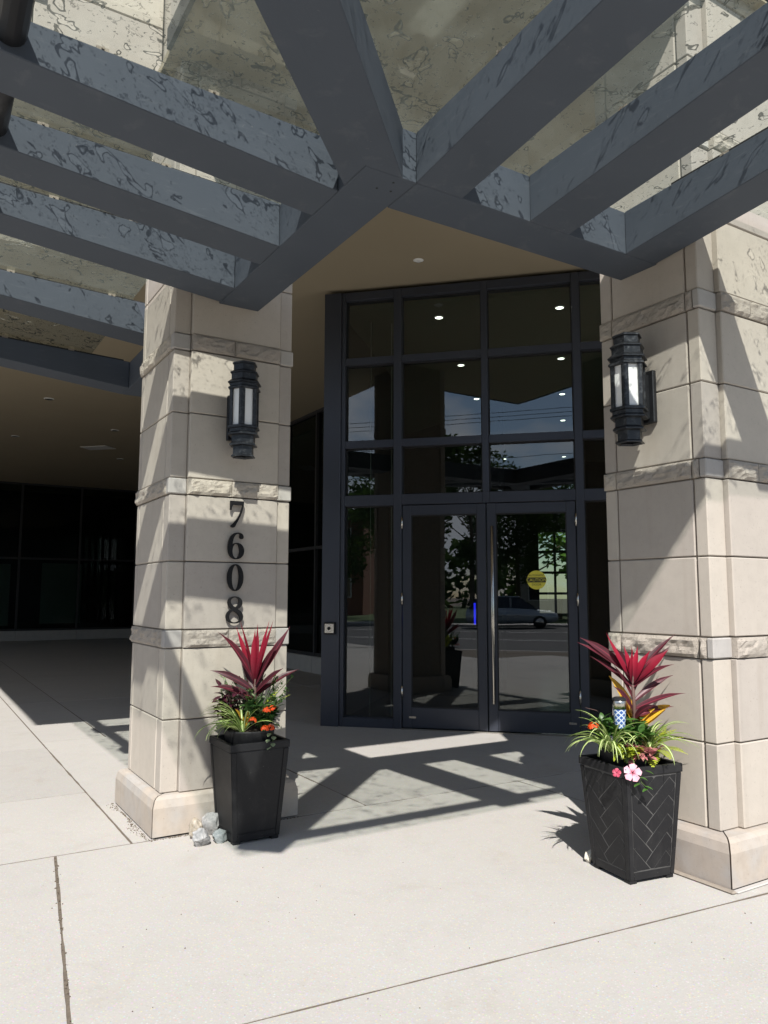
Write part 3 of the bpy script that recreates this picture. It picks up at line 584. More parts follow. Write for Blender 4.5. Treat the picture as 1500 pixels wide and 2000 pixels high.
# clip the inner end so that it butts on the two edge beams
pl = [tuple(hc + hd * hl - hp * hw), (AI - 0.0015, (AI - 0.0015) - (hc.x - hc.y) + hw * math.sqrt(2)), (AI - 0.0015, bo - 0.0015), ((bo - 0.0015) + (hc.x - hc.y) + hw * math.sqrt(2), bo - 0.0015), tuple(hc + hd * hl + hp * hw)]
def dist(p): return max(0.0, (AI - p[0] + bo - p[1]) / 2)
hip = tapered('hip_beam', pl, [zb(dist(p)) if dist(p) > 0.2 else zb(0) for p in pl], [ztp(dist(p)) if dist(p) > 0.2 else ztp(0) for p in pl])
for o, sd, cc, near in beams:
    w = 0.11  # bar widened and blackened to stand for the shaded gap under the glass
    if sd == 'L':
        prism('glazing_bar', [(AO, cc - w), (AI - 0.05, cc - w), (AI - 0.05, cc + w), (AO, cc + w)], [ztp(DL) + .001, ztp(.05) + .001, ztp(.05) + .001, ztp(DL) + .001], [ztp(DL) + .016, ztp(.05) + .016, ztp(.05) + .016, ztp(DL) + .016], 'gasket', o)
    else:
        prism('glazing_bar', [(cc - w, bo - DL), (cc + w, bo - DL), (cc + w, bo - 0.3), (cc - w, bo - 0.3)], [ztp(DL) + .001] * 2 + [ztp(.3) + .001] * 2, [ztp(DL) + .016] * 2 + [ztp(.3) + .016] * 2, 'gasket', o)
    for d in ((0.42 + 0.2 * abs(math.sin(cc * 9)), 1.0 + 0.2 * abs(math.cos(cc * 7)))):
        z = ztp(d)
        bm = bmesh.new()
        if sd == 'L':
            x = AI - d; box_bm(bm, x - 0.024, x + 0.024, near + 0.010, near + 0.016, z - 0.006, z + 0.018); box_bm(bm, x - 0.024, x + 0.024, near + 0.017, cc - w - .001, z + 0.017, z + 0.0195); tube_bm(bm, [(x, near + 0.011, z + 0.007), (x, near - 0.004, z + 0.007)]  , 0.006, 8)
        else:
            y = bo - d - 0.1; box_bm(bm, near + 0.010, near + 0.016, y - 0.024, y + 0.024, z - 0.006, z + 0.018); box_bm(bm, near + 0.017, cc - w - .001, y - 0.024, y + 0.024, z + 0.017, z + 0.0195); tube_bm(bm, [(near + 0.011, y, z + 0.007), (near - 0.004, y, z + 0.007)], 0.006, 8)
        bm_obj('bracket', bm, 'rusty_plate', o)
for x, y in ((0.44, bo + 0.05), (0.40, bo + 0.13), (0.47, bo + 0.12)): lathe('bolt_hole', [(0.006, ZB - 0.0012), (0.006, ZB - 0.0004)], 'gasket', cp, 8).location = (x, y, 0)
# round perimeter tube, one length for each bay
ta = AI - 1.395; tb = bo - 1.395; tz = 3.495; trr = 0.058
hb = tb
cuts = [tb + 0.06, lb[0][0], lb[1][0], lb[2][0], lb[3][0], lb[4][0]]; ends = [lb[0][0], lb[1][0], lb[2][0], lb[3][0], lb[4][0]]
st_ = [tb + 0.10, lb[0][1], lb[1][1], lb[2][1], lb[3][1]]
for y0, y1 in zip(st_, ends): tube('perimeter_tube', [(ta, y0 + 0.002, tz), (ta, y1 - 0.002, tz)], trr, 'black_metal', cp, 14)
st2 = [ta + 0.10, ra[0][1], ra[1][1], ra[2][1]]; en2 = [ra[0][0], ra[1][0], ra[2][0], ra[3][0]]
for x0, x1 in zip(st2, en2): tube('perimeter_tube', [(x0 + 0.002, tb, tz), (x1 - 0.002, tb, tz)], trr, 'black_metal', cp, 14)
# panes
GO = 1.66                                                # how far the glass reaches out
def gz(d): return ZT + 0.0205 + 0.040 * d
def paneL(p): prism('glass_pane', p, [gz(AI - x) for x, y in p], [gz(AI - x) + 0.012 for x, y in p], 'wet_glass', cp)
def paneR(p): prism('glass_pane', p, [gz(bo - y) for x, y in p], [gz(bo - y) + 0.012 for x, y in p], 'wet_glass', cp)
k = 0.006
cl = [(q[0] + q[1]) / 2 for q in lb]; cr = [(q[0] + q[1]) / 2 for q in ra]
hh = AI - bo
ai = AI + 0.10
paneL([(ai, (ai - hh) + 0.01), (ai, cl[0] - k), (AI - GO, cl[0] - k), (AI - GO, AI - GO - hh + 0.01)])
paneL([(ai, cl[0] + k), (ai, cl[1] - k), (AI - GO, cl[1] - k), (AI - GO, cl[0] + k)])
paneL([(ai, cl[1] + k), (ai, -0.06), (AI - GO, -0.06), (AI - GO, cl[1] + k)])
paneL([(-0.06, -0.05), (-0.06, cl[3] - k), (AI - GO, cl[3] - k), (AI - GO, -0.05)])
paneL([(-0.06, cl[3] + k), (-0.06, cl[4] - k), (AI - GO, cl[4] - k), (AI - GO, cl[3] + k)])
bi_ = bo + 0.10
paneR([((bi_ + hh) + 0.01, bi_), (cr[0] - k, bi_), (cr[0] - k, bo - GO), (bo - GO + hh + 0.01, bo - GO)])
paneR([(cr[0] + k, bi_), (cr[1] - k, bi_), (cr[1] - k, bo - GO), (cr[0] + k, bo - GO)])
paneR([(cr[1] + k, bi_), (RA - 0.06, bi_), (RA - 0.06, bo - GO), (cr[1] + k, bo - GO)])
paneR([(RA - 0.05, RB - 0.06), (cr[3] - k, RB - 0.06), (cr[3] - k, bo - GO), (RA - 0.05, bo - GO)])
paneR([(cr[3] + k, RB - 0.06), (4.6, RB - 0.06), (4.6, bo - GO), (cr[3] + k, bo - GO)])

# ------------------------------------------------------------------ wall lanterns
def lantern(label, loc, rot):
    """local -y points away from the wall; z = 0 is the bottom rim"""
    t = thing('wall_lantern', label, 'lantern', loc, rot, 'wall lanterns beside the entrance')
    box('back_plate', -0.058, 0.058, -0.028, 0.0, 0.135, 0.445, 'black_metal', t, 0.004)
    cyl = -0.155
    boxes('arm', [(-0.030, 0.030, -0.075, -0.0285, 0.16, 0.42)], 'black_metal', t)
    def hexa(name, prof, mat, caps=(True, True)):
        bm = bmesh.new(); r = lathe_bm(bm, prof, 6, 0.0, 0, cyl)
        if caps[0]: bm.faces.new(r[0][::-1])
        if caps[1]: bm.faces.new(r[-1])
        bmesh.ops.recalc_face_normals(bm, faces=bm.faces); return bm_obj(name, bm, mat, t)
    hexa('base', [(0.060, 0.012), (0.066, 0.0), (0.078, 0.002), (0.078, 0.008), (0.066, 0.018), (0.066, 0.072), (0.090, 0.076), (0.090, 0.084), (0.076, 0.098), (0.076, 0.142), (0.102, 0.146), (0.102, 0.154), (0.090, 0.166), (0.090, 0.186), (0.103, 0.190), (0.103, 0.203), (0.094, 0.208)], 'lantern_metal', (False, True))
    hexa('cap', [(0.094, 0.452), (0.105, 0.455), (0.105, 0.464), (0.094, 0.473), (0.094, 0.490), (0.108, 0.494), (0.108, 0.500), (0.085, 0.520), (0.085, 0.558), (0.094, 0.562), (0.094, 0.568), (0.072, 0.584), (0.072, 0.622), (0.080, 0.626), (0.080, 0.634), (0.060, 0.645)], 'lantern_metal')
    hexa('glass_body', [(0.080, 0.2085), (0.080, 0.4515)], 'opal_glass', (False, False))
    for i in range(6):
        an = math.pi / 3 * i; p = Vector((0.088 * math.cos(an), cyl + 0.088 * math.sin(an), 0))
        d = Vector((math.cos(an), math.sin(an), 0)); s = Vector((-d.y, d.x, 0)); q = [p + d * 0.006 - s * 0.004, p + d * 0.006 + s * 0.004, p - d * 0.004 + s * 0.019, p - d * 0.012 + s * 0.014, p - d * 0.012 - s * 0.014, p - d * 0.004 - s * 0.019]
        prism('glazing_bar', [(v.x, v.y) for v in q], 0.2085, 0.4515, 'lantern_metal', t)
    return t
PL = W(0.40, -0.014, 2.255); o = lantern('black tiered wall lantern above the street number', PL, R_(45)); o.scale = (1.03, 1.0, 0.945)
PR = W(RA - 0.001, RB + 0.365, 2.235); o = lantern('black tiered wall lantern on the right stone column', PR, R_(-45)); o.scale = (1.05, 1.05, 0.965)

# ------------------------------------------------------------------ street number 7 6 0 8
def ell(cx, cyy, rx, ry, n=40, ph=0): return [(cx + rx * math.cos(2 * math.pi * i / n + ph), cyy + ry * math.sin(2 * math.pi * i / n + ph)) for i in range(n)]
def flat_mesh(name, loops, depth, mat, parent):
    cu = bpy.data.curves.new(name, 'CURVE'); cu.dimensions = '2D'; cu.fill_mode = 'BOTH'; cu.extrude = depth / 2; cu.bevel_depth = 0.0008
    for lp in loops:
        s = cu.splines.new('POLY'); s.points.add(len(lp) - 1); s.use_cyclic_u = True
        for p_, (x, y) in zip(s.points, lp): p_.co = (x, y, 0, 1)
    ob = bpy.data.objects.new(name, cu); COL.objects.link(ob); bpy.context.view_layer.update()
    me = bpy.data.meshes.new_from_object(ob.evaluated_get(bpy.context.evaluated_depsgraph_get())); bpy.data.objects.remove(ob); me.materials.clear()
    return me
def bez(p0, p1, p2, p3, n=14): return [tuple((1 - t) ** 3 * Vector(p0) + 3 * (1 - t) ** 2 * t * Vector(p1) + 3 * (1 - t) * t * t * Vector(p2) + t ** 3 * Vector(p3)) for t in [i / n for i in range(n + 1)]]
hN = 0.168
G = {}
G['0'] = [[(x * hN, y * hN) for x, y in ell(0, 0.5, 0.31, 0.50)], [(x * hN, y * hN) for x, y in ell(0.0, 0.5, 0.150, 0.465)][::-1]]
G['8'] = [[(x * hN, y * hN) for x, y in bez((0.10, 0.53), (0.42, 0.66), (0.30, 1.0), (0.0, 1.0)) + bez((0.0, 1.0), (-0.32, 1.0), (-0.36, 0.66), (-0.10, 0.53))[1:] + bez((-0.10, 0.53), (-0.46, 0.40), (-0.38, 0.0), (0.0, 0.0))[1:] + bez((0.0, 0.0), (0.40, 0.0), (0.44, 0.38), (0.10, 0.53))[1:-1]],
          [(x * hN, y * hN) for x, y in bez((0.03, 0.59), (-0.25, 0.72), (-0.20, 0.96), (0.0, 0.965)) + bez((0.0, 0.965), (0.20, 0.965), (0.22, 0.70), (0.03, 0.59))[1:-1]],
          [(x * hN, y * hN) for x, y in bez((-0.07, 0.475), (-0.30, 0.36), (-0.25, 0.035), (0.0, 0.035)) + bez((0.0, 0.035), (0.28, 0.035), (0.30, 0.30), (-0.07, 0.475))[1:-1]]]
G['6'] = [[(x * hN, y * hN) for x, y in bez((0.28, 0.82), (0.29, 0.94), (0.18, 1.0), (0.06, 1.0)) + bez((0.06, 1.0), (-0.22, 1.0), (-0.31, 0.68), (-0.31, 0.42))[1:] + bez((-0.31, 0.42), (-0.31, 0.14), (-0.17, 0.0), (0.0, 0.0))[1:] + bez((0.0, 0.0), (0.19, 0.0), (0.31, 0.13), (0.31, 0.30))[1:] + bez((0.31, 0.30), (0.31, 0.50), (0.18, 0.61), (0.03, 0.61))[1:] + bez((0.03, 0.61), (-0.05, 0.61), (-0.11, 0.58), (-0.15, 0.54))[1:] + bez((-0.15, 0.54), (-0.14, 0.80), (-0.04, 0.955), (0.07, 0.965))[1:] + bez((0.07, 0.965), (0.13, 0.965), (0.16, 0.94), (0.14, 0.89))[1:] + bez((0.14, 0.89), (0.10, 0.76), (0.27, 0.72), (0.28, 0.82))[1:-1]],
          [(x * hN, y * hN) for x, y in ell(0.0, 0.305, 0.150, 0.275)][::-1]]
G['7'] = [[(x * hN, y * hN) for x, y in [(-0.26, 1.0), (0.27, 1.0), (0.27, 0.93)] + bez((0.27, 0.93), (0.24, 0.60), (0.10, 0.36), (-0.07, 0.03)) + bez((-0.07, 0.03), (-0.10, -0.02), (-0.22, -0.01), (-0.22, 0.05))[1:] + bez((-0.22, 0.05), (-0.22, 0.10), (0.12, 0.30), (0.23, 0.86))[1:] + [(-0.12, 0.86)] + bez((-0.12, 0.86), (-0.19, 0.86), (-0.21, 0.76), (-0.22, 0.66))[1:] + [(-0.26, 0.66)]]]
for dgt, ztop, lab in (('7', 1.995, 'black metal digit seven, topmost on the stone column'), ('6', 1.795, 'black metal digit six below the seven'), ('0', 1.595, 'black metal digit zero between the six and eight'), ('8', 1.393, 'black metal digit eight, lowest, behind the red leaves')):
    me = flat_mesh('number_digit', G[dgt], 0.016, None, None); me.materials.append(M['digit_black'])
    o = link('number_digit', me, None, None, W(0.415, -0.040, ztop - hN), (R_(90), 0, R_(45))); tag(o, lab, 'digit', 'street number digits')
    for i, sx in enumerate((-0.02, 0.02)): pass

# ------------------------------------------------------------------ planters
YAWD = math.atan2(rt.y, rt.x); fwd2 = Vector((-rt.y, rt.x, 0))
def planter(label, x, y, rot, herring):
    t = thing('square_planter', label, 'planter', (x, y, 0), rot, 'square black planters')
    hb_, ht, z1 = 0.138, 0.176, 0.53
    n = 4
    def ring(h, z): return [(-h, -h, z), (h, -h, z), (h, h, z), (-h, h, z)]
    rings = [ring(hb_, 0.018), ring(ht, z1), ring(ht - 0.016, z1), ring(hb_ - 0.012, 0.05)]
    vs_ = [v for r in rings for v in r]; fs = []
    for k_ in range(3):
        for i in range(4): fs.append((k_ * 4 + i, k_ * 4 + (i + 1) % 4, (k_ + 1) * 4 + (i + 1) % 4, (k_ + 1) * 4 + i))
    fs += [(3, 2, 1, 0), (12, 13, 14, 15)]
    mesh('body', vs_, fs, 'planter_dust' if herring else 'planter_plastic', t)
    hr = ht + 0.007
    boxes('rim', [(-hr, hr, -hr, -hr + 0.022, z1 - 0.012, z1 + 0.03), (-hr, hr, hr - 0.022, hr, z1 - 0.012, z1 + 0.03), (-hr, -hr + 0.022, -hr + 0.0225, hr - 0.0225, z1 - 0.012, z1 + 0.03), (hr - 0.022, hr, -hr + 0.0225, hr - 0.0225, z1 - 0.012, z1 + 0.03)], 'planter_plastic', t, 0.003)
    for sx in (-1, 1):
        for sy in (-1, 1):
            cx_, cy_ = sx * (hb_ - 0.022), sy * (hb_ - 0.022); box('foot', cx_ - 0.022, cx_ + 0.022, cy_ - 0.022, cy_ + 0.022, 0, 0.0175, 'planter_plastic', t, 0.002)
    # corner posts and the raised boards of the sides
    tilt = math.atan2(ht - hb_, z1 - 0.018); hgt = math.hypot(ht - hb_, z1 - 0.018)
    for si in range(4):
        ang = R_(90) * si
        def P(u, v, d):          # u across -1..1, v 0..1 up the side, d outwards
            h = hb_ + (ht - hb_) * v; z = 0.018 + (z1 - 0.018) * v
            q = Vector((u * h, -h - d, z)); c_, s_ = math.cos(ang), math.sin(ang); return (q.x * c_ - q.y * s_, q.x * s_ + q.y * c_, q.z)
        def board(name, corners, d, mat='planter_plastic'):
            m_ = len(corners); c0 = (sum(u for u, v in corners) / m_, sum(v for u, v in corners) / m_)
            sh = 0.965 if name == 'board' else 1.0; corners = [(c0[0] + (u - c0[0]) * sh, c0[1] + (v - c0[1]) * sh) for u, v in corners]; vv = [P(u, v, 0.0002) for u, v in corners] + [P(c0[0] + (u - c0[0]) * 0.985, c0[1] + (v - c0[1]) * 0.985, d) for u, v in corners]
            mesh(name, vv, [tuple(range(m_, 2 * m_))] + [(i, (i + 1) % m_, m_ + (i + 1) % m_, m_ + i) for i in range(m_)], mat, t)
        board('corner_post', [(-1.0, 0.0), (-0.84, 0.0), (-0.84, 0.97), (-1.0, 0.97)], 0.004); board('corner_post', [(0.84, 0.0), (1.0, 0.0), (1.0, 0.97), (0.84, 0.97)], 0.004)
        board('bottom_rail', [(-0.83, 0.0), (0.83, 0.0), (0.83, 0.07), (-0.83, 0.07)], 0.004)
        if herring:
            # herringbone boards, clipped to the panel
            def clip(poly, ax, lim, sgn):
                out = []
                for i in range(len(poly)):
                    a_, b_ = poly[i], poly[(i + 1) % len(poly)]; fa, fb = sgn * (a_[ax] - lim), sgn * (b_[ax] - lim)
                    if fa <= 0: out.append(a_)
                    if fa * fb < 0: k2 = fa / (fa - fb); out.append((a_[0] + (b_[0] - a_[0]) * k2, a_[1] + (b_[1] - a_[1]) * k2))
                return out
            sx_, sy_ = 0.155, hgt                        # metres for one unit of u and v
            bw, bl = 0.064, 0.192
            for n_ in range(-6, 14):
                for m2 in (-1, 0, 1):
                    for kind in (0, 1):
                        # standard herringbone: steps along the vertical
                        ox, oy = m2 * bl * 1.0 * C45 * 2 , n_ * bw * math.sqrt(2)
                        ox -= 0.0; oy -= 0.06
                        if kind == 0: q = [(0, 0), (bl, 0), (bl, bw), (0, bw)]
                        else: q = [(0, bw), (bw, bw), (bw, bw + bl), (0, bw + bl)]; 
                        if kind == 1: q = [(x - bw, y - bw) for x, y in q]; q = [(x, y + 0) for x, y in q]
                        rr_ = [((x - y) * C45 + ox, (x + y) * C45 + oy) for x, y in q]
                        pu = [(x / sx_, y / sy_) for x, y in rr_]
                        for ax, lim, sg in ((0, 0.82, 1), (0, -0.82, -1), (1, 0.96, 1), (1, 0.08, -1)):
                            if pu: pu = clip(pu, ax, lim, sg)
                        if len(pu) >= 3:
                            ar = abs(sum(pu[i][0] * pu[(i + 1) % len(pu)][1] - pu[(i + 1) % len(pu)][0] * pu[i][1] for i in range(len(pu)))) / 2
                            if ar > 0.004: board('board', pu, 0.0010 + 0.0005 * ((n_ + kind) % 2))
        else:
            board('side_panel', [(-0.83, 0.08), (0.83, 0.08), (0.83, 0.97), (-0.83, 0.97)], 0.0015)
    p = thing('nursery_pot', 'round black pot sunk in the ' + ('right' if herring else 'left') + ' planter', 'pot', (x, y, 0.40), rot, 'pots inside the planters')
    lathe('pot_wall', [(0.115, 0.0), (0.150, 0.205), (0.154, 0.215), (0.145, 0.216), (0.142, 0.195)], 'planter_plastic', p, 24, 0, True, (True, False))
    bm = bmesh.new(); rg = lathe_bm(bm, [(0.141, 0.194), (0.10, 0.202), (0.05, 0.212), (0.01, 0.215)], 18); bm.faces.new(rg[-1]); bmesh.ops.recalc_face_normals(bm, faces=bm.faces); bm_obj('soil', bm, 'soil', p)
    return t
LP_ = Vector((-1.864, 4.375, 0)); RP_ = Vector((0.289, 4.285, 0))
planter('smooth black square planter in front of the number column', LP_.x, LP_.y, R_(45), False)
planter('black herringbone boarded square planter at the right column', RP_.x, RP_.y, R_(37), True)

# ------------------------------------------------------------------ plants
def leaf_geo(base, az, el, length, width, droop, fold=0.3, segs=9, prof='sword', twist=0.0, curl=0.0, roll=0.0):
    az += YAWD
    sgn = -1.0 if Vector((-math.sin(az), math.cos(az), 0)).dot(fwd2) < 0 else 1.0
    vs_, fs, uvs = [], [], []; p = Vector(base); e_ = el; a_ = az
    for i in range(segs + 1):
        t = i / segs
        d = Vector((math.cos(a_) * math.cos(e_), math.sin(a_) * math.cos(e_), math.sin(e_)))
        side = Vector((-math.sin(a_), math.cos(a_), 0)); nrm = side.cross(d) * -1
        tw_ = twist * t + roll * sgn; side2 = side * math.cos(tw_) + nrm * math.sin(tw_); nr2 = nrm * math.cos(tw_) - side * math.sin(tw_)
        if prof == 'sword': w = width * (0.30 + 0.70 * math.sin(math.pi * min(1, t * 1.02) ** 0.85)) * (1 if t < 0.72 else max(0.02, (1 - t) / 0.28) ** 0.8)
        elif prof == 'strap': w = width * (0.75 + 0.25 * math.sin(math.pi * t)) * (1 if t < 0.55 else max(0.03, (1 - t) / 0.45) ** 0.7)
        else: w = width * max(0.03, math.sin(math.pi * max(0.02, min(0.985, t)) ** 0.8) ** 0.8)
        w *= 0.5
        vs_ += [p - side2 * w + nr2 * fold * w, p.copy(), p + side2 * w + nr2 * fold * w]; uvs += [(0, t), (0.5, t), (1, t)]
        if i < segs:
            q = 3 * i; fs += [(q, q + 1, q + 4, q + 3), (q + 1, q + 2, q + 5, q + 4)]
        p = p + d * (length / segs); e_ -= droop / segs * (0.5 + t); a_ += curl / segs
    return vs_, fs, uvs
def leaf(name, parent, mat, *a, **k):
    v, f, u = leaf_geo(*a, **k); return mesh(name, v, f, mat, parent, True, u)
def clump(name, parent, mat, specs):
    V, F, U = [], [], []
    for a, k in specs:
        v, f, u = leaf_geo(*a, **k); n = len(V); V += v; F += [tuple(i + n for i in q) for q in f]; U += u
    return tag(mesh(name, V, F, mat, parent, True, U), kind='stuff')
D = R_
rnd = random.Random(5)
# px helper: picture right = az 0, away = 90, left = 180, towards the camera = 270
def cordyline(label, loc, dark, red, stem_h):
    t = thing('cordyline_plant', label, 'plant', loc, 0, 'red cordylines')
    tube('stem', [(0, 0, -0.03), (0.004, 0, stem_h * 0.6), (0.0, 0.003, stem_h)], [0.011, 0.010, 0.007], 'cordyline_dark' if False else 'stem', t, 8)
    for (az, el, ln, w, dr, h) in dark: leaf('leaf', t, 'cordyline_dark', (0, 0, stem_h * h), D(az + rnd.uniform(-14, 14)), D(el), ln, w, dr + rnd.uniform(-0.05, 0.35), fold=0.42, segs=11, prof='sword', twist=rnd.uniform(-0.5, 0.5), curl=rnd.uniform(-0.4, 0.4), roll=rnd.uniform(0.65, 1.1))
    for (az, el, ln, w, dr) in red: leaf('leaf', t, 'cordyline_red', (0, 0, stem_h * 0.9), D(az), D(el), ln, w, dr, fold=0.45, segs=11, prof='sword', twist=rnd.uniform(-0.3, 0.3), roll=rnd.uniform(0.5, 1.1))
    return t
ZS = 0.60
cordyline('left red and maroon cordyline in front of the digit eight', (LP_.x + 0.02, LP_.y + 0.02, ZS),
    [(184, 62, 0.38, 0.056, 0.22, 0.95), (350, 58, 0.40, 0.052, 0.0, 0.9), (345, 64, 0.31, 0.056, 0.12, 0.85), (192, 38, 0.30, 0.042, 0.65, 0.75), (200, 30, 0.28, 0.046, 0.60, 0.6), (348, 44, 0.27, 0.050, 0.35, 0.7), (352, 40, 0.32, 0.040, 0.20, 0.65), (70, 50, 0.26, 0.05, 0.5, 0.8), (120, 55, 0.28, 0.05, 0.5, 0.8)],
    [(172, 70, 0.36, 0.034, 0.0), (190, 76, 0.39, 0.036, 0.0), (270, 86, 0.33, 0.048, 0.02), (80, 86, 0.36, 0.034, 0.05), (10, 78, 0.39, 0.034, 0.0), (350, 73, 0.40, 0.036, -0.05)], 0.30)
cordyline('right red and maroon cordyline beside the small cup light', (RP_.x + 0.03, RP_.y + 0.02, ZS),
    [(184, 46, 0.34, 0.042, 0.12, 1.0), (188, 40, 0.34, 0.044, 0.08, 0.98), (192, 42, 0.27, 0.038, 0.25, 0.85), (352, 50, 0.34, 0.036, -0.1, 0.95), (345, 46, 0.28, 0.044, 0.1, 0.9), (350, 42, 0.25, 0.040, 0.2, 0.85), (0, 40, 0.28, 0.032, 0.45, 0.65), (350, 28, 0.28, 0.036, 0.35, 0.55), (345, 22, 0.24, 0.036, 0.5, 0.45), (100, 56, 0.26, 0.045, 0.5, 0.9), (60, 50, 0.26, 0.045, 0.5, 0.8), (178, 60, 0.22, 0.042, 0.1, 0.7), (205, 58, 0.20, 0.04, 0.5, 0.5), (300, 50, 0.18, 0.036, 0.7, 0.4)],
    [(186, 58, 0.30, 0.046, -0.25), (350, 44, 0.26, 0.058, 0.0), (345, 62, 0.20, 0.050, 0.0), (160, 80, 0.20, 0.034, 0.05), (80, 86, 0.21, 0.034, 0.0), (270, 84, 0.19, 0.040, 0.0), (20, 78, 0.20, 0.034, 0.0)], 0.38)
def spider(label, loc, n, azs, lmin, lmax, seed):
    t = thing('spider_plant', label, 'plant', loc, 0, 'striped spider plants'); r = random.Random(seed)
    for i in range(n):
        az = r.uniform(*azs) if r.random() < 0.8 else r.uniform(0, 360)
        leaf('leaf', t, 'spider_leaf', (r.uniform(-.012, .012), r.uniform(-.012, .012), 0), D(az), D(r.uniform(38, 80)), r.uniform(lmin, lmax), r.uniform(0.011, 0.016), r.uniform(1.4, 2.7), fold=0.5, segs=10, prof='strap', twist=r.uniform(-.5, .5))
    return t
def rel(P, x, y, z): return (P.x + rt.x * x - rt.y * -0 * y + (-rt.y) * y * 0 + fwd2.x * y, P.y + rt.y * x + fwd2.y * y, z)
spider('striped spider plant spilling over the left planter rim', rel(LP_, -0.03, -0.10, 0.60), 46, (135, 255), 0.20, 0.34, 1)
spider('striped spider plant on the left side of the right planter', rel(RP_, -0.115, -0.08, 0.61), 38, (130, 320), 0.18, 0.31, 2)
spider('striped spider plant on the right side of the right planter', rel(RP_, 0.085, -0.06, 0.61), 34, (-60, 230), 0.18, 0.30, 3)
def bush(name, label, cat, loc, mat, n, rx, ry, rz, ll, lw, seed, stems=7, extra=None, prof='ovate', el=(0, 70), group=None):
    t = thing(name, label, cat, loc, 0, group); r = random.Random(seed); sp = []
    bm = bmesh.new(); tips = []
    for i in range(stems):
        a = r.uniform(0, 2 * math.pi); q = r.uniform(0.3, 1); tip = Vector((math.cos(a) * rx * q, math.sin(a) * ry * q, rz * r.uniform(0.5, 1.0))); tips.append(tip)
        tube_bm(bm, [(0, 0, -0.02), (tip.x * 0.4, tip.y * 0.4, tip.z * 0.6), tip], [0.003, 0.0025, 0.0015], 5)
    bm_obj('stems', bm, 'green_stem', t)
    for i in range(n):
        tip = r.choice(tips); f = r.uniform(0.35, 1.02); p = Vector((tip.x * f ** 0.8, tip.y * f ** 0.8, tip.z * f)) + Vector((r.uniform(-.01, .01), r.uniform(-.01, .01), r.uniform(-.01, .01)))
        sp.append(((p, r.uniform(0, 6.28), D(r.uniform(*el)), ll * r.uniform(0.7, 1.25), lw * r.uniform(0.7, 1.2), r.uniform(0.2, 1.0)), dict(fold=0.25, segs=5, prof=prof, twist=r.uniform(-.6, .6))))
    clump('foliage', t, mat, sp); return t, tips
def flower_head(parent, loc, r0, mat, seed):
    r = random.Random(seed); V, F, U = [], [], []
    for i in range(34):
        z = r.uniform(0.0, 1.0); a = r.uniform(0, 6.28); q = math.sqrt(max(0, 1 - z * z)); d = Vector((math.cos(a) * q, math.sin(a) * q - 0.25, z)).normalized(); p = Vector(loc) + d * r0 * Vector((1, 1, 0.75)).length / 1.6
        u = d.orthogonal().normalized(); w = d.cross(u); s = r0 * 0.30; n = len(V)
        for j in range(5): aa = 2 * math.pi * j / 5; V.append(p + (u * math.cos(aa) + w * math.sin(aa)) * s + d * 0.002 * (j % 2))
        V.append(p + d * 0.003); U += [(0.5, 1)] * 5 + [(0.5, 0.3)]; F += [(n + j, n + (j + 1) % 5, n + 5) for j in range(5)]
    return mesh('flower_head', V, F, mat, parent, False, U)
# left planter companions
bush('purple_leaf_plant', 'dark purple leaved plant at the left side of the left planter', 'plant', rel(LP_, -0.135, -0.02, 0.60), 'purple_leaf', 105, 0.10, 0.085, 0.27, 0.066, 0.036, 21, 9, el=(-20, 50))
t, tips = bush('lantana_plant', 'green lantana with orange flower heads at the right side of the left planter', 'plant', rel(LP_, 0.09, -0.05, 0.60), 'dark_green_leaf', 150, 0.11, 0.09, 0.19, 0.062, 0.038, 22, 10)
for i, (x, y, z) in enumerate(((0.03, -0.07, 0.130), (0.062, -0.055, 0.137), (-0.048, -0.09, 0.075), (0.025, -0.10, 0.030), (0.058, -0.095, 0.036))): flower_head(t, Vector((rt.x * x + fwd2.x * y, rt.y * x + fwd2.y * y, z)), 0.023, 'orange_petal', 50 + i)
bush('feathery_shrub', 'airy fine leaved green sprigs reaching right of the left planter', 'plant', rel(LP_, 0.06, 0.04, 0.60), 'green_leaf', 620, 0.25, 0.11, 0.34, 0.020, 0.011, 23, 22)
bush('variegated_filler', 'pale variegated filler leaves in the middle of the left planter', 'plant', rel(LP_, -0.06, 0.03, 0.60), 'silver_leaf', 300, 0.15, 0.09, 0.31, 0.032, 0.014, 24, 14)
t = thing('croton_plant', 'yellow croton leaves in the centre of the left planter', 'plant', rel(LP_, -0.02, -0.05, 0.60))
for az, el, ln in ((200, 75, 0.13), (300, 72, 0.12), (20, 78, 0.17), (250, 62, 0.11)): leaf('leaf', t, 'croton_leaf', (0, 0, 0.02), D(az), D(el), ln, 0.036, 0.6, fold=0.3, prof='ovate', roll=0.7)
def fern(label, loc, azs, ln, seed):
    t = thing('fern', label, 'plant', loc, 0); r = random.Random(seed)
    for az, el in azs:
        a_ = D(az) + YAWD; e_ = D(el); p = Vector((0, 0, 0)); V, F, U = [], [], []; N = 14
        for i in range(N):
            tt = i / N; d = Vector((math.cos(a_) * math.cos(e_), math.sin(a_) * math.cos(e_), math.sin(e_))); s = Vector((-math.sin(a_), math.cos(a_), 0)); L_ = 0.036 * math.sin(math.pi * min(1, tt * 0.9 + 0.12)) + 0.004
            for sg in (-1, 1):
                n = len(V); q = p + s * sg * L_ + d * L_ * 0.35; m_ = p + s * sg * L_ * 0.5 + d * L_ * 0.1; w = d * ln / N * 0.40
                V += [p - w * 0.6, m_ - w, q, m_ + w * 1.2, p + w * 0.6]; U += [(0.5, 0.2)] * 5; F.append((n, n + 1, n + 2, n + 3, n + 4))
            p = p + d * ln / N; e_ -= 0.9 / N
        mesh('frond', V, F, 'lime_leaf', t, False, U)
    return t
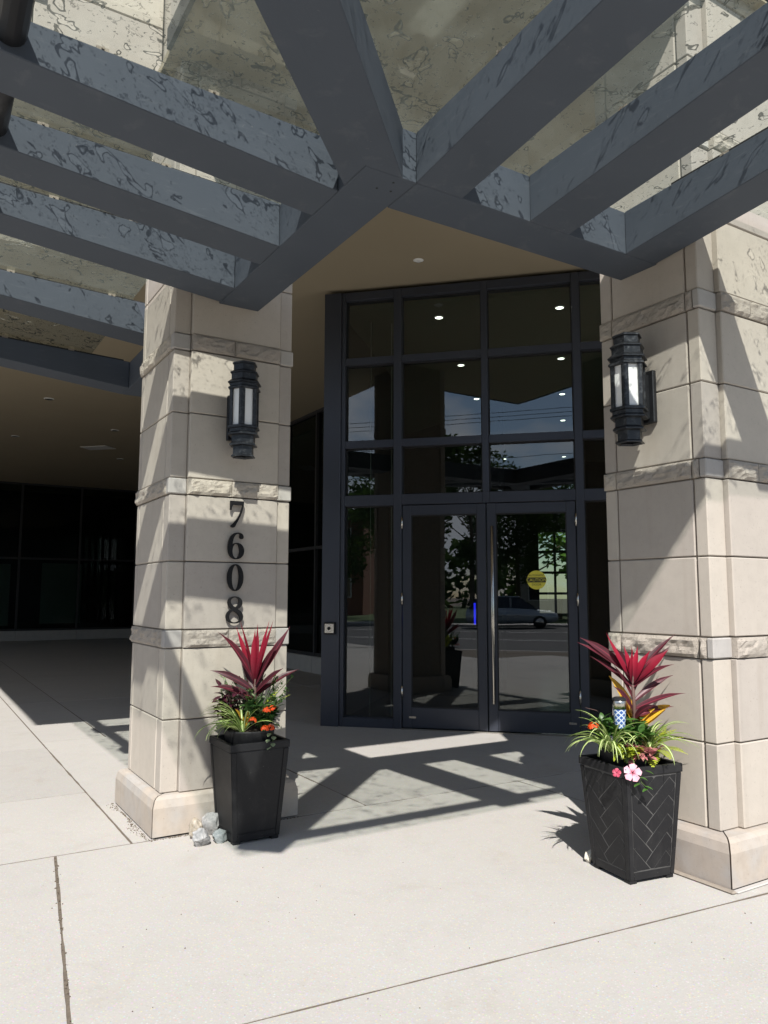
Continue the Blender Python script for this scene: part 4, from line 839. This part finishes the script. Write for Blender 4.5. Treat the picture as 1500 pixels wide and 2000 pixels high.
fern('small lime fern behind the left cordyline', rel(LP_, 0.06, 0.09, 0.62), ((60, 75), (20, 68), (130, 70)), 0.26, 1)
t = thing('trailing_vine', 'round leaved vine hanging over the right rim of the left planter', 'plant', rel(LP_, 0.135, -0.09, 0.60))
tube('stems', [(0, 0, 0), (0.02, -0.015, 0.01), (0.028, -0.02, -0.03), (0.026, -0.022, -0.075)], 0.0018, 'green_stem', t, 5)
for i, (x, z) in enumerate(((0.012, 0.005), (0.034, -0.012), (0.006, -0.03), (0.03, -0.05), (0.012, -0.068))): leaf('leaf', t, 'silver_leaf', (x, -0.024, z), D(250 + 30 * (i % 2)), D(-20), 0.034, 0.030, 0.5, fold=0.1, segs=5, prof='ovate')
# right planter companions
t, tips = bush('green_filler', 'dense green leafy filler in the middle of the right planter', 'plant', rel(RP_, 0.0, -0.03, 0.60), 'green_leaf', 280, 0.17, 0.12, 0.19, 0.056, 0.034, 31, 16)
t, tips = bush('lantana_plant', 'lantana with one orange flower head at the left of the right planter', 'plant', rel(RP_, -0.14, -0.02, 0.61), 'dark_green_leaf', 40, 0.05, 0.06, 0.11, 0.045, 0.026, 32, 6)
flower_head(t, Vector((rt.x * -0.055 - fwd2.x * 0.03, rt.y * -0.055 - fwd2.y * 0.03, 0.115)), 0.028, 'orange_petal', 61)
t = thing('croton_plant', 'orange and yellow croton leaves behind the right cordyline', 'plant', rel(RP_, 0.05, 0.05, 0.68))
for az, el, ln, w in ((180, 74, 0.30, 0.085), (-2, 40, 0.19, 0.075), (-14, 44, 0.22, 0.07), (190, 78, 0.22, 0.05), (120, 70, 0.22, 0.05), (330, 55, 0.15, 0.05)): leaf('leaf', t, 'croton_leaf', (0, 0, 0.03), D(az), D(el), ln, w, 0.5, fold=0.3, prof='ovate', roll=0.8)
fern('lime fern at the right of the right planter', rel(RP_, 0.115, -0.03, 0.61), ((10, 60), (-25, 50), (40, 62), (310, 30), (280, 20), (340, 20), (250, 5)), 0.18, 2)
bush('pink_polka_dot_plant', 'pink speckled leaves over the front rim of the right planter', 'plant', rel(RP_, 0.035, -0.135, 0.585), 'pink_leaf', 48, 0.10, 0.05, 0.06, 0.058, 0.038, 33, 9, el=(-30, 50))
bush('coleus_plant', 'dark red coleus leaves behind the lime fern', 'plant', rel(RP_, 0.10, 0.05, 0.61), 'purple_leaf', 26, 0.05, 0.05, 0.14, 0.06, 0.03, 34, 5)
bush('coleus_plant', 'dark leaves and bare twig left of the small cup light', 'plant', rel(RP_, -0.10, 0.06, 0.62), 'dark_green_leaf', 34, 0.07, 0.05, 0.16, 0.045, 0.026, 35, 6)
bush('yellow_green_leaves', 'yellow green toothed leaves hanging over the front left rim of the right planter', 'plant', rel(RP_, -0.06, -0.15, 0.59), 'lime_leaf', 50, 0.07, 0.04, 0.06, 0.046, 0.026, 36, 7, el=(-40, 40))
tube('twig', [rel(RP_, -0.10, 0.06, 0.75), rel(RP_, -0.15, 0.05, 0.80), rel(RP_, -0.21, 0.04, 0.815)], [0.002, 0.0016, 0.001], 'stem', None, 5)
tag(bpy.context.scene.objects['twig'], 'thin bare twig sticking out left of the right planter', 'twig')
mv = thing('mandevilla_plant', 'pink trumpet flower and bud trailing over the right planter front corner', 'plant', rel(RP_, -0.05, -0.17, 0.60))
def at(x, y, z): return Vector((rt.x * x + fwd2.x * y, rt.y * x + fwd2.y * y, z))
tube('stems', [at(0, 0.03, 0), at(0.0, -0.05, 0.0), at(0.015, -0.07, -0.05), at(0.03, -0.072, -0.10), at(0.055, -0.07, -0.125)], 0.002, 'green_stem', mv, 5)
def flower(parent, loc, size, mat, n=5):
    V, F, U = [], [], []; nd = (Vector((0, 0, CAM_H)) - (mv.location + loc)).normalized(); nd = (nd + Vector((0, 0, 0.1))).normalized(); u = Vector((0, 0, 1)).cross(nd).normalized(); w = nd.cross(u)
    for i in range(n):
        a0 = 2 * math.pi * i / n + 0.3; b = len(V)
        for (rr_, da, h) in ((0.06, 0, 0.0), (0.5, -0.62, 0.20), (0.55, 0.0, 0.15), (0.5, 0.62, 0.26), (0.90, -0.60, 0.16), (1.02, -0.15, 0.08), (0.90, 0.40, 0.22)):
            V.append(loc + (u * math.cos(a0 + da) + w * math.sin(a0 + da)) * size * rr_ + nd * size * h); U.append((0.5, rr_))
        F += [(b, b + 1, b + 2), (b, b + 2, b + 3), (b + 1, b + 4, b + 5, b + 2), (b + 2, b + 5, b + 6, b + 3)]
    return mesh('flower', V, F, mat, parent, True, U)
flower(mv, at(-0.012, -0.075, -0.055), 0.044, 'pink_petal'); flower(mv, at(-0.085, -0.06, -0.058), 0.022, 'magenta_petal')
for i, (x, z) in enumerate(((0.035, -0.055), (0.02, -0.075), (0.022, -0.105), (0.045, -0.118), (0.062, -0.128), (0.05, -0.045))): leaf('leaf', mv, 'green_leaf', at(x, -0.074, z), D(330 if i % 2 else 210), D(-10), 0.042, 0.022, 0.5, fold=0.2, segs=5, prof='ovate')
cl_ = thing('cup_light', 'small steel capped light with blue and white lattice in the right planter', 'garden light', rel(RP_, -0.055, -0.04, 0.625))
bm = bmesh.new(); N = 24; uvl = bm.loops.layers.uv.new('UVMap'); rings = [[bm.verts.new((r_ * math.cos(2 * math.pi * j / N), r_ * math.sin(2 * math.pi * j / N), z)) for j in range(N)] for r_, z in ((0.026, 0.10), (0.033, 0.195))]
for j in range(N):
    f = bm.faces.new((rings[0][j], rings[0][(j + 1) % N], rings[1][(j + 1) % N], rings[1][j]))
    for lp, uv in zip(f.loops, ((j / N, 0), ((j + 1) / N, 0), ((j + 1) / N, 1), (j / N, 1))): lp[uvl].uv = uv
bm_obj('lattice_body', bm, 'blue_lattice', cl_, True)
lathe('steel_collar', [(0.034, 0.1955), (0.035, 0.238), (0.033, 0.240)], 'stainless', cl_, 24, 0, True); lathe('lid', [(0.036, 0.2405), (0.036, 0.249), (0.024, 0.256)], 'black_metal', cl_, 24); tube('stake', [(0, 0, -0.02), (0, 0, 0.10)], 0.006, 'black_metal', cl_, 8)

# ------------------------------------------------------------------ stones by the planters
def rock(label, px, py, sx, sy, sz, mat, seed, rz):
    bm = bmesh.new(); bmesh.ops.create_icosphere(bm, subdivisions=4, radius=1.0); r = random.Random(seed); planes = [(Vector((r.uniform(-1, 1), r.uniform(-1, 1), r.uniform(-.8, 1))).normalized(), r.uniform(0.55, 0.85)) for _ in range(13)]
    for v in bm.verts:
        for nrm, d in planes:
            k_ = v.co.dot(nrm)
            if k_ > d: v.co -= nrm * (k_ - d) * 0.92
        v.co *= 1 + 0.16 * noise.fractal(v.co * 2.2 + Vector((seed, 0, 0)), 0.9, 2.0, 5)
    for v in bm.verts: v.co = Vector((v.co.x * sx, v.co.y * sy, v.co.z * sz))
    zm = min(v.co.z for v in bm.verts)
    for v in bm.verts: v.co.z -= zm + 0.006
    o = bm_obj('stone', bm, mat, None, True, (px, py, 0), (0, 0, rz)); return tag(o, label, 'stone', 'loose stones by the planters')
def gpt(u, v):
    d = fw + rt2 * ((u - 750) / 1501.0) - up2 * ((v - 1000) / 1501.0); t_ = -CAM_H / d.z; return Vector((d.x * t_, d.y * t_, 0))
q = gpt(393, 1652); rock('pale grey stone, foremost of the pile by the left planter', q.x, q.y, 0.058, 0.050, 0.048, 'rock_grey', 3, 0.4)
q = gpt(430, 1645); rock('blue grey stone touching the left planter foot', q.x, q.y, 0.052, 0.044, 0.042, 'rock_slate', 4, 1.1)
q = gpt(380, 1640); rock('flat grey stone at the left end of the pile', q.x, q.y + 0.02, 0.052, 0.05, 0.062, 'rock_tan', 5, 2.0)
q = gpt(408, 1632); rock('tan topped stone at the back of the pile, against the plinth', q.x, q.y + 0.03, 0.075, 0.05, 0.072, 'rock_grey', 8, 0.2)
q = gpt(1150, 1686); rock('small cream stone beside the right planter', q.x, q.y + 0.02, 0.033, 0.030, 0.036, 'rock_white', 12, 0.6)
# grit in the joint beside the left plinth and mortar fillet by the right one
bm = bmesh.new(); r = random.Random(8)
for i in range(420):
    b_ = r.uniform(-0.07, 0.86); a_ = -0.068 - abs(r.gauss(0.0, 0.016 + 0.012 * math.sin(b_ * 9))); p_ = W(a_, b_); s_ = 0.001 + 0.004 * r.random() ** 3; bmesh.ops.create_icosphere(bm, subdivisions=1, radius=s_, matrix=Matrix.Translation((p_.x, p_.y, s_ * 0.5)))
for i in range(160):
    a_ = r.uniform(-0.07, 0.86); b_ = -0.066 - abs(r.gauss(0.0, 0.010)); p_ = W(a_, b_); s_ = r.uniform(0.0015, 0.005); bmesh.ops.create_icosphere(bm, subdivisions=1, radius=s_, matrix=Matrix.Translation((p_.x, p_.y, s_ * 0.5)))
for i in range(70):
    f_ = r.random(); b_ = -2.05 * f_ - 0.05; a_ = -0.575 - 0.255 * (f_) + r.gauss(0, 0.007); p_ = W(a_, b_); s_ = r.uniform(0.0015, 0.005); bmesh.ops.create_icosphere(bm, subdivisions=1, radius=s_, matrix=Matrix.Translation((p_.x, p_.y, s_ * 0.4)))
for i in range(46):
    p_ = gpt(r.uniform(20, 1480), r.uniform(1660, 1990)); s_ = r.uniform(0.0012, 0.0032); bmesh.ops.create_icosphere(bm, subdivisions=1, radius=s_, matrix=Matrix.Translation((p_.x, p_.y, s_ * 0.5)))
tag(bm_obj('grit', bm, 'ground_dirt'), 'loose grit in the paving joints by the number column', 'grit', kind='stuff')
mf = thing('mortar_fillet', 'grey mortar strip along the foot of the right column', 'mortar strip', W(RA, RB), R_(45))
box('strip', -0.125, -0.093, -0.12, 0.72, 0.0005, 0.014, 'mortar', mf, 0.006); box('strip', -0.092, 0.9, -0.125, -0.0935, 0.0005, 0.010, 'kerb_concrete', mf, 0.004)

# ------------------------------------------------------------------ across the street (seen in the glass)
def tree(label, x, y, h, rad, mat, seed, n=4600, z0=0.04, leafs=0.16):
    t = thing('street_tree', label, 'tree', (x, y, z0), 0, 'trees around the building'); r = random.Random(seed)
    bm = bmesh.new(); tube_bm(bm, [(0, 0, 0), (0.05, 0, h * 0.3), (-0.03, 0.05, h * 0.55), (0, 0, h * 0.9)], [0.17, 0.13, 0.09, 0.02], 8)
    cl2 = []
    for i in range(16):
        a = r.uniform(0, 6.28); zc = h * r.uniform(0.34, 0.95); q = rad * (1.05 - abs(zc / h - 0.55) * 1.3) * r.uniform(0.3, 1.0); c = Vector((math.cos(a) * q, math.sin(a) * q, zc)); cl2.append((c, r.uniform(0.35, 0.62) * rad * 0.8)); tube_bm(bm, [(0, 0, zc * 0.7), c], [0.045, 0.012], 5)
    bm_obj('trunk', bm, 'bark', t); V, F, U = [], [], []
    for i in range(n):
        c, rr_ = r.choice(cl2); d = Vector((r.gauss(0, 1), r.gauss(0, 1), r.gauss(0, 0.8))); d = d.normalized() * rr_ * r.random() ** 0.45; p = c + d
        u = Vector((r.gauss(0, 1), r.gauss(0, 1), r.gauss(0, 0.6))).normalized(); w = u.orthogonal().normalized(); s = leafs * r.uniform(0.6, 1.3); b = len(V)
        V += [p - u * s, p + w * s * 0.5, p + u * s, p - w * s * 0.5]; U += [(0.5, 0), (1, .5), (.5, 1), (0, .5)]; F.append((b, b + 1, b + 2, b + 3))
    tag(mesh('crown', V, F, mat, t, False, U), kind='stuff'); return t
tree('dark street tree across the road, mirrored in the left door', -9.5, -27, 10.5, 2.8, 'tree_leaf', 1)
tree('dark street tree across the road, mirrored beside the door handle', -5.6, -30, 11, 3.0, 'tree_leaf', 2)
tree('broad street tree across the road behind the parked car', -0.5, -31, 8, 3.6, 'tree_leaf', 3)
tree('broad street tree across the road, right of the parked car', 6.5, -29, 9, 3.6, 'tree_leaf', 4)
tree('dense dark tree far across the road, left of the brick block', -14.5, -33, 9, 3.4, 'tree_leaf', 11)
tree('dense dark tree far across the road, behind the door handle', -3.2, -35, 9.5, 3.6, 'tree_leaf', 12)
tree('dense dark tree far across the road, behind the car bonnet', 2.6, -34, 8.5, 3.6, 'tree_leaf', 13)
tree('tall tree far left across the road, mirrored in the side windows', -31, 1.5, 11, 3.6, 'tree_leaf', 5)
tree('bright green tree behind the lobby window, left of two', -1.6, 29.5, 6.5, 2.6, 'bright_tree_leaf', 6, 2200, -0.04)
tree('bright green tree behind the lobby window, right of two', 2.2, 30.5, 6.5, 2.8, 'bright_tree_leaf', 7, 2200, -0.04)
def far_building(label, x0, x1, y0, y1, h, mat, nwx, nwz):
    t = thing('far_building', label, 'building', ((x0 + x1) / 2, y1, 0.04)); w = (x1 - x0) / 2
    box('wall', -w, w, y0 - y1, 0, 0, h, mat, t); box('roof', -w - 0.2, w + 0.2, y0 - y1 - 0.2, 0.2, h + 0.001, h + 0.35, 'roof_dark', t)
    for i in range(nwx):
        for j in range(nwz):
            cx_ = -w + (i + 0.5) * 2 * w / nwx; cz = (j + 0.5) * h / nwz + 0.2
            f = box('window', cx_ - 0.8, cx_ + 0.8, 0.001, 0.06, cz - 0.7, cz + 0.7, 'opal_glass', t); box('pane', cx_ - 0.72, cx_ + 0.72, 0.061, 0.07, cz - 0.62, cz + 0.62, 'car_glass', f)
V, F, U = [], [], []; r = random.Random(77)
for i in range(15000):
    x = r.uniform(-130, 130); hh_ = 5.5 + 3.5 * noise.noise(Vector((x * 0.13, 3.3, 0))) + 1.5 * noise.noise(Vector((x * 0.6, 9.1, 0))); p = Vector((x, -72 + r.gauss(0, 2.5), 0.04 + hh_ * r.random() ** 0.8)); u = Vector((r.gauss(0, 1), r.gauss(0, 1), r.gauss(0, 0.7))).normalized(); w = u.orthogonal().normalized(); s = r.uniform(0.35, 0.8); b = len(V)
    V += [p - u * s, p + w * s * 0.6, p + u * s, p - w * s * 0.6]; U += [(0.5, 0), (1, .5), (.5, 1), (0, .5)]; F.append((b, b + 1, b + 2, b + 3))
tag(mesh('far_woods', V, F, 'tree_leaf', None, False, U), 'dark belt of woods far across the road', 'woods', kind='stuff')
far_building('low brick block across the road, mirrored in the left side glass', -34, -14, -46, -36, 7.0, 'brick', 6, 2)
far_building('pale block across the road behind the trees', -4, 20, -58, -46, 9.0, 'kerb_concrete', 7, 3)
cr_ = thing('parked_car', 'blue grey crossover car on the road, mirrored in the right door', 'car', (-2.5, -19.3, -0.035)); cr_.scale = (0.9, 0.9, 0.86)
secs = [(-2.25, 0.45, 0.78, 0.80), (-2.15, 0.30, 1.00, 0.88), (-1.2, 0.26, 1.05, 0.92), (0.0, 0.25, 1.03, 0.92), (1.0, 0.26, 1.00, 0.91), (1.9, 0.30, 0.90, 0.86), (2.2, 0.38, 0.78, 0.76), (2.28, 0.48, 0.66, 0.66)]
bm = bmesh.new(); rr2 = []
for x, zl, zh, w in secs: rr2.append([bm.verts.new(v) for v in ((x, -w * 0.94, zl), (x, -w, zl + 0.18), (x, -w, (zl + zh) / 2 + 0.08), (x, -w * 0.90, zh), (x, w * 0.90, zh), (x, w, (zl + zh) / 2 + 0.08), (x, w, zl + 0.18), (x, w * 0.94, zl))])
for A_, B_ in zip(rr2, rr2[1:]):
    for i in range(8): bm.faces.new((A_[i], A_[(i + 1) % 8], B_[(i + 1) % 8], B_[i]))
bm.faces.new(rr2[0]); bm.faces.new(rr2[-1][::-1]); bmesh.ops.recalc_face_normals(bm, faces=bm.faces); bm_obj('body', bm, 'car_paint', cr_, True)
bm = bmesh.new(); rr2 = []
for x, z, w in ((-2.12, 1.0, 0.80), (-1.75, 1.50, 0.66), (-1.0, 1.62, 0.64), (0.0, 1.63, 0.64), (0.45, 1.56, 0.65), (1.25, 1.0, 0.80)): rr2.append([bm.verts.new(v) for v in ((x, -max(w, 0.80) if z < 1.1 else -w, z), (x, w, z))])
lo = [[bm.verts.new((x, -0.82, 0.995)), bm.verts.new((x, 0.82, 0.995))] for x in (-2.12, -1.95, -1.1, 0.0, 0.75, 1.25)]
for A_, B_ in zip(rr2, rr2[1:]): bm.faces.new((A_[0], A_[1], B_[1], B_[0]))
for i in range(5):
    bm.faces.new((lo[i][0], lo[i + 1][0], rr2[i + 1][0], rr2[i][0])); bm.faces.new((lo[i][1], rr2[i][1], rr2[i + 1][1], lo[i + 1][1]))
bmesh.ops.recalc_face_normals(bm, faces=bm.faces); cab = bm_obj('cabin', bm, 'car_glass', cr_)
boxes('roof', [(-1.7, 0.40, -0.63, 0.63, 1.585, 1.655)], 'car_paint', cr_, 0.03)
for px_ in (-1.05, 0.0): boxes('pillar', [(px_ - 0.05, px_ + 0.05, 0.70, 0.80, 1.0, 1.60)], 'car_paint', cr_)
for x in (-1.4, 1.4):
    for y in (-0.80, 0.80):
        wv = thing('x', None, None); bpy.data.objects.remove(wv)
        ty = tube('wheel', [(x, y - 0.11, 0.34), (x, y + 0.11, 0.34)], 0.34, 'rubber', cr_, 20); tube('rim', [(x, y + (0.111 if y > 0 else -0.111), 0.34), (x, y + (0.118 if y > 0 else -0.118), 0.34)], 0.22, 'stainless', ty, 14)
for y in (-0.58, 0.58): box('headlight', 2.12, 2.24, y - 0.16, y + 0.16, 0.66, 0.76, 'headlight_lens', cr_, 0.02)
for i, x in enumerate((-24, 20)):
    t = thing('utility_pole', ('wooden utility pole by the kerb left of the entrance', 'wooden utility pole by the kerb right of the entrance')[i], 'utility pole', (x, -21.6, 0.05), 0, 'poles along the road'); tube('pole', [(0, 0, 0), (0, 0, 11.5)], [0.16, 0.10], 'pole_wood', t, 10); box('cross_arm', -0.06, 0.06, -1.1, 1.1, 10.4, 10.52, 'pole_wood', t)
for i in range(6):
    z = (10.53, 10.53, 10.53, 9.2, 8.4, 7.8)[i]; y = -21.6 + (-0.9, 0.0, 0.9, 0.12, 0.12, 0.12)[i]
    pts = [(-140 + 20 * j, y, z - 0.7 + 0.7 * (((-140 + 20 * j + 2) % 44) / 22 - 1) ** 2) for j in range(15)]
    tag(tube('overhead_wire', pts, 0.014, 'gasket', None, 5), 'black overhead wire along the road, ' + ('rear top', 'middle top', 'front top', 'fourth', 'fifth', 'lowest')[i] + ' of six', 'wire', 'overhead wires')
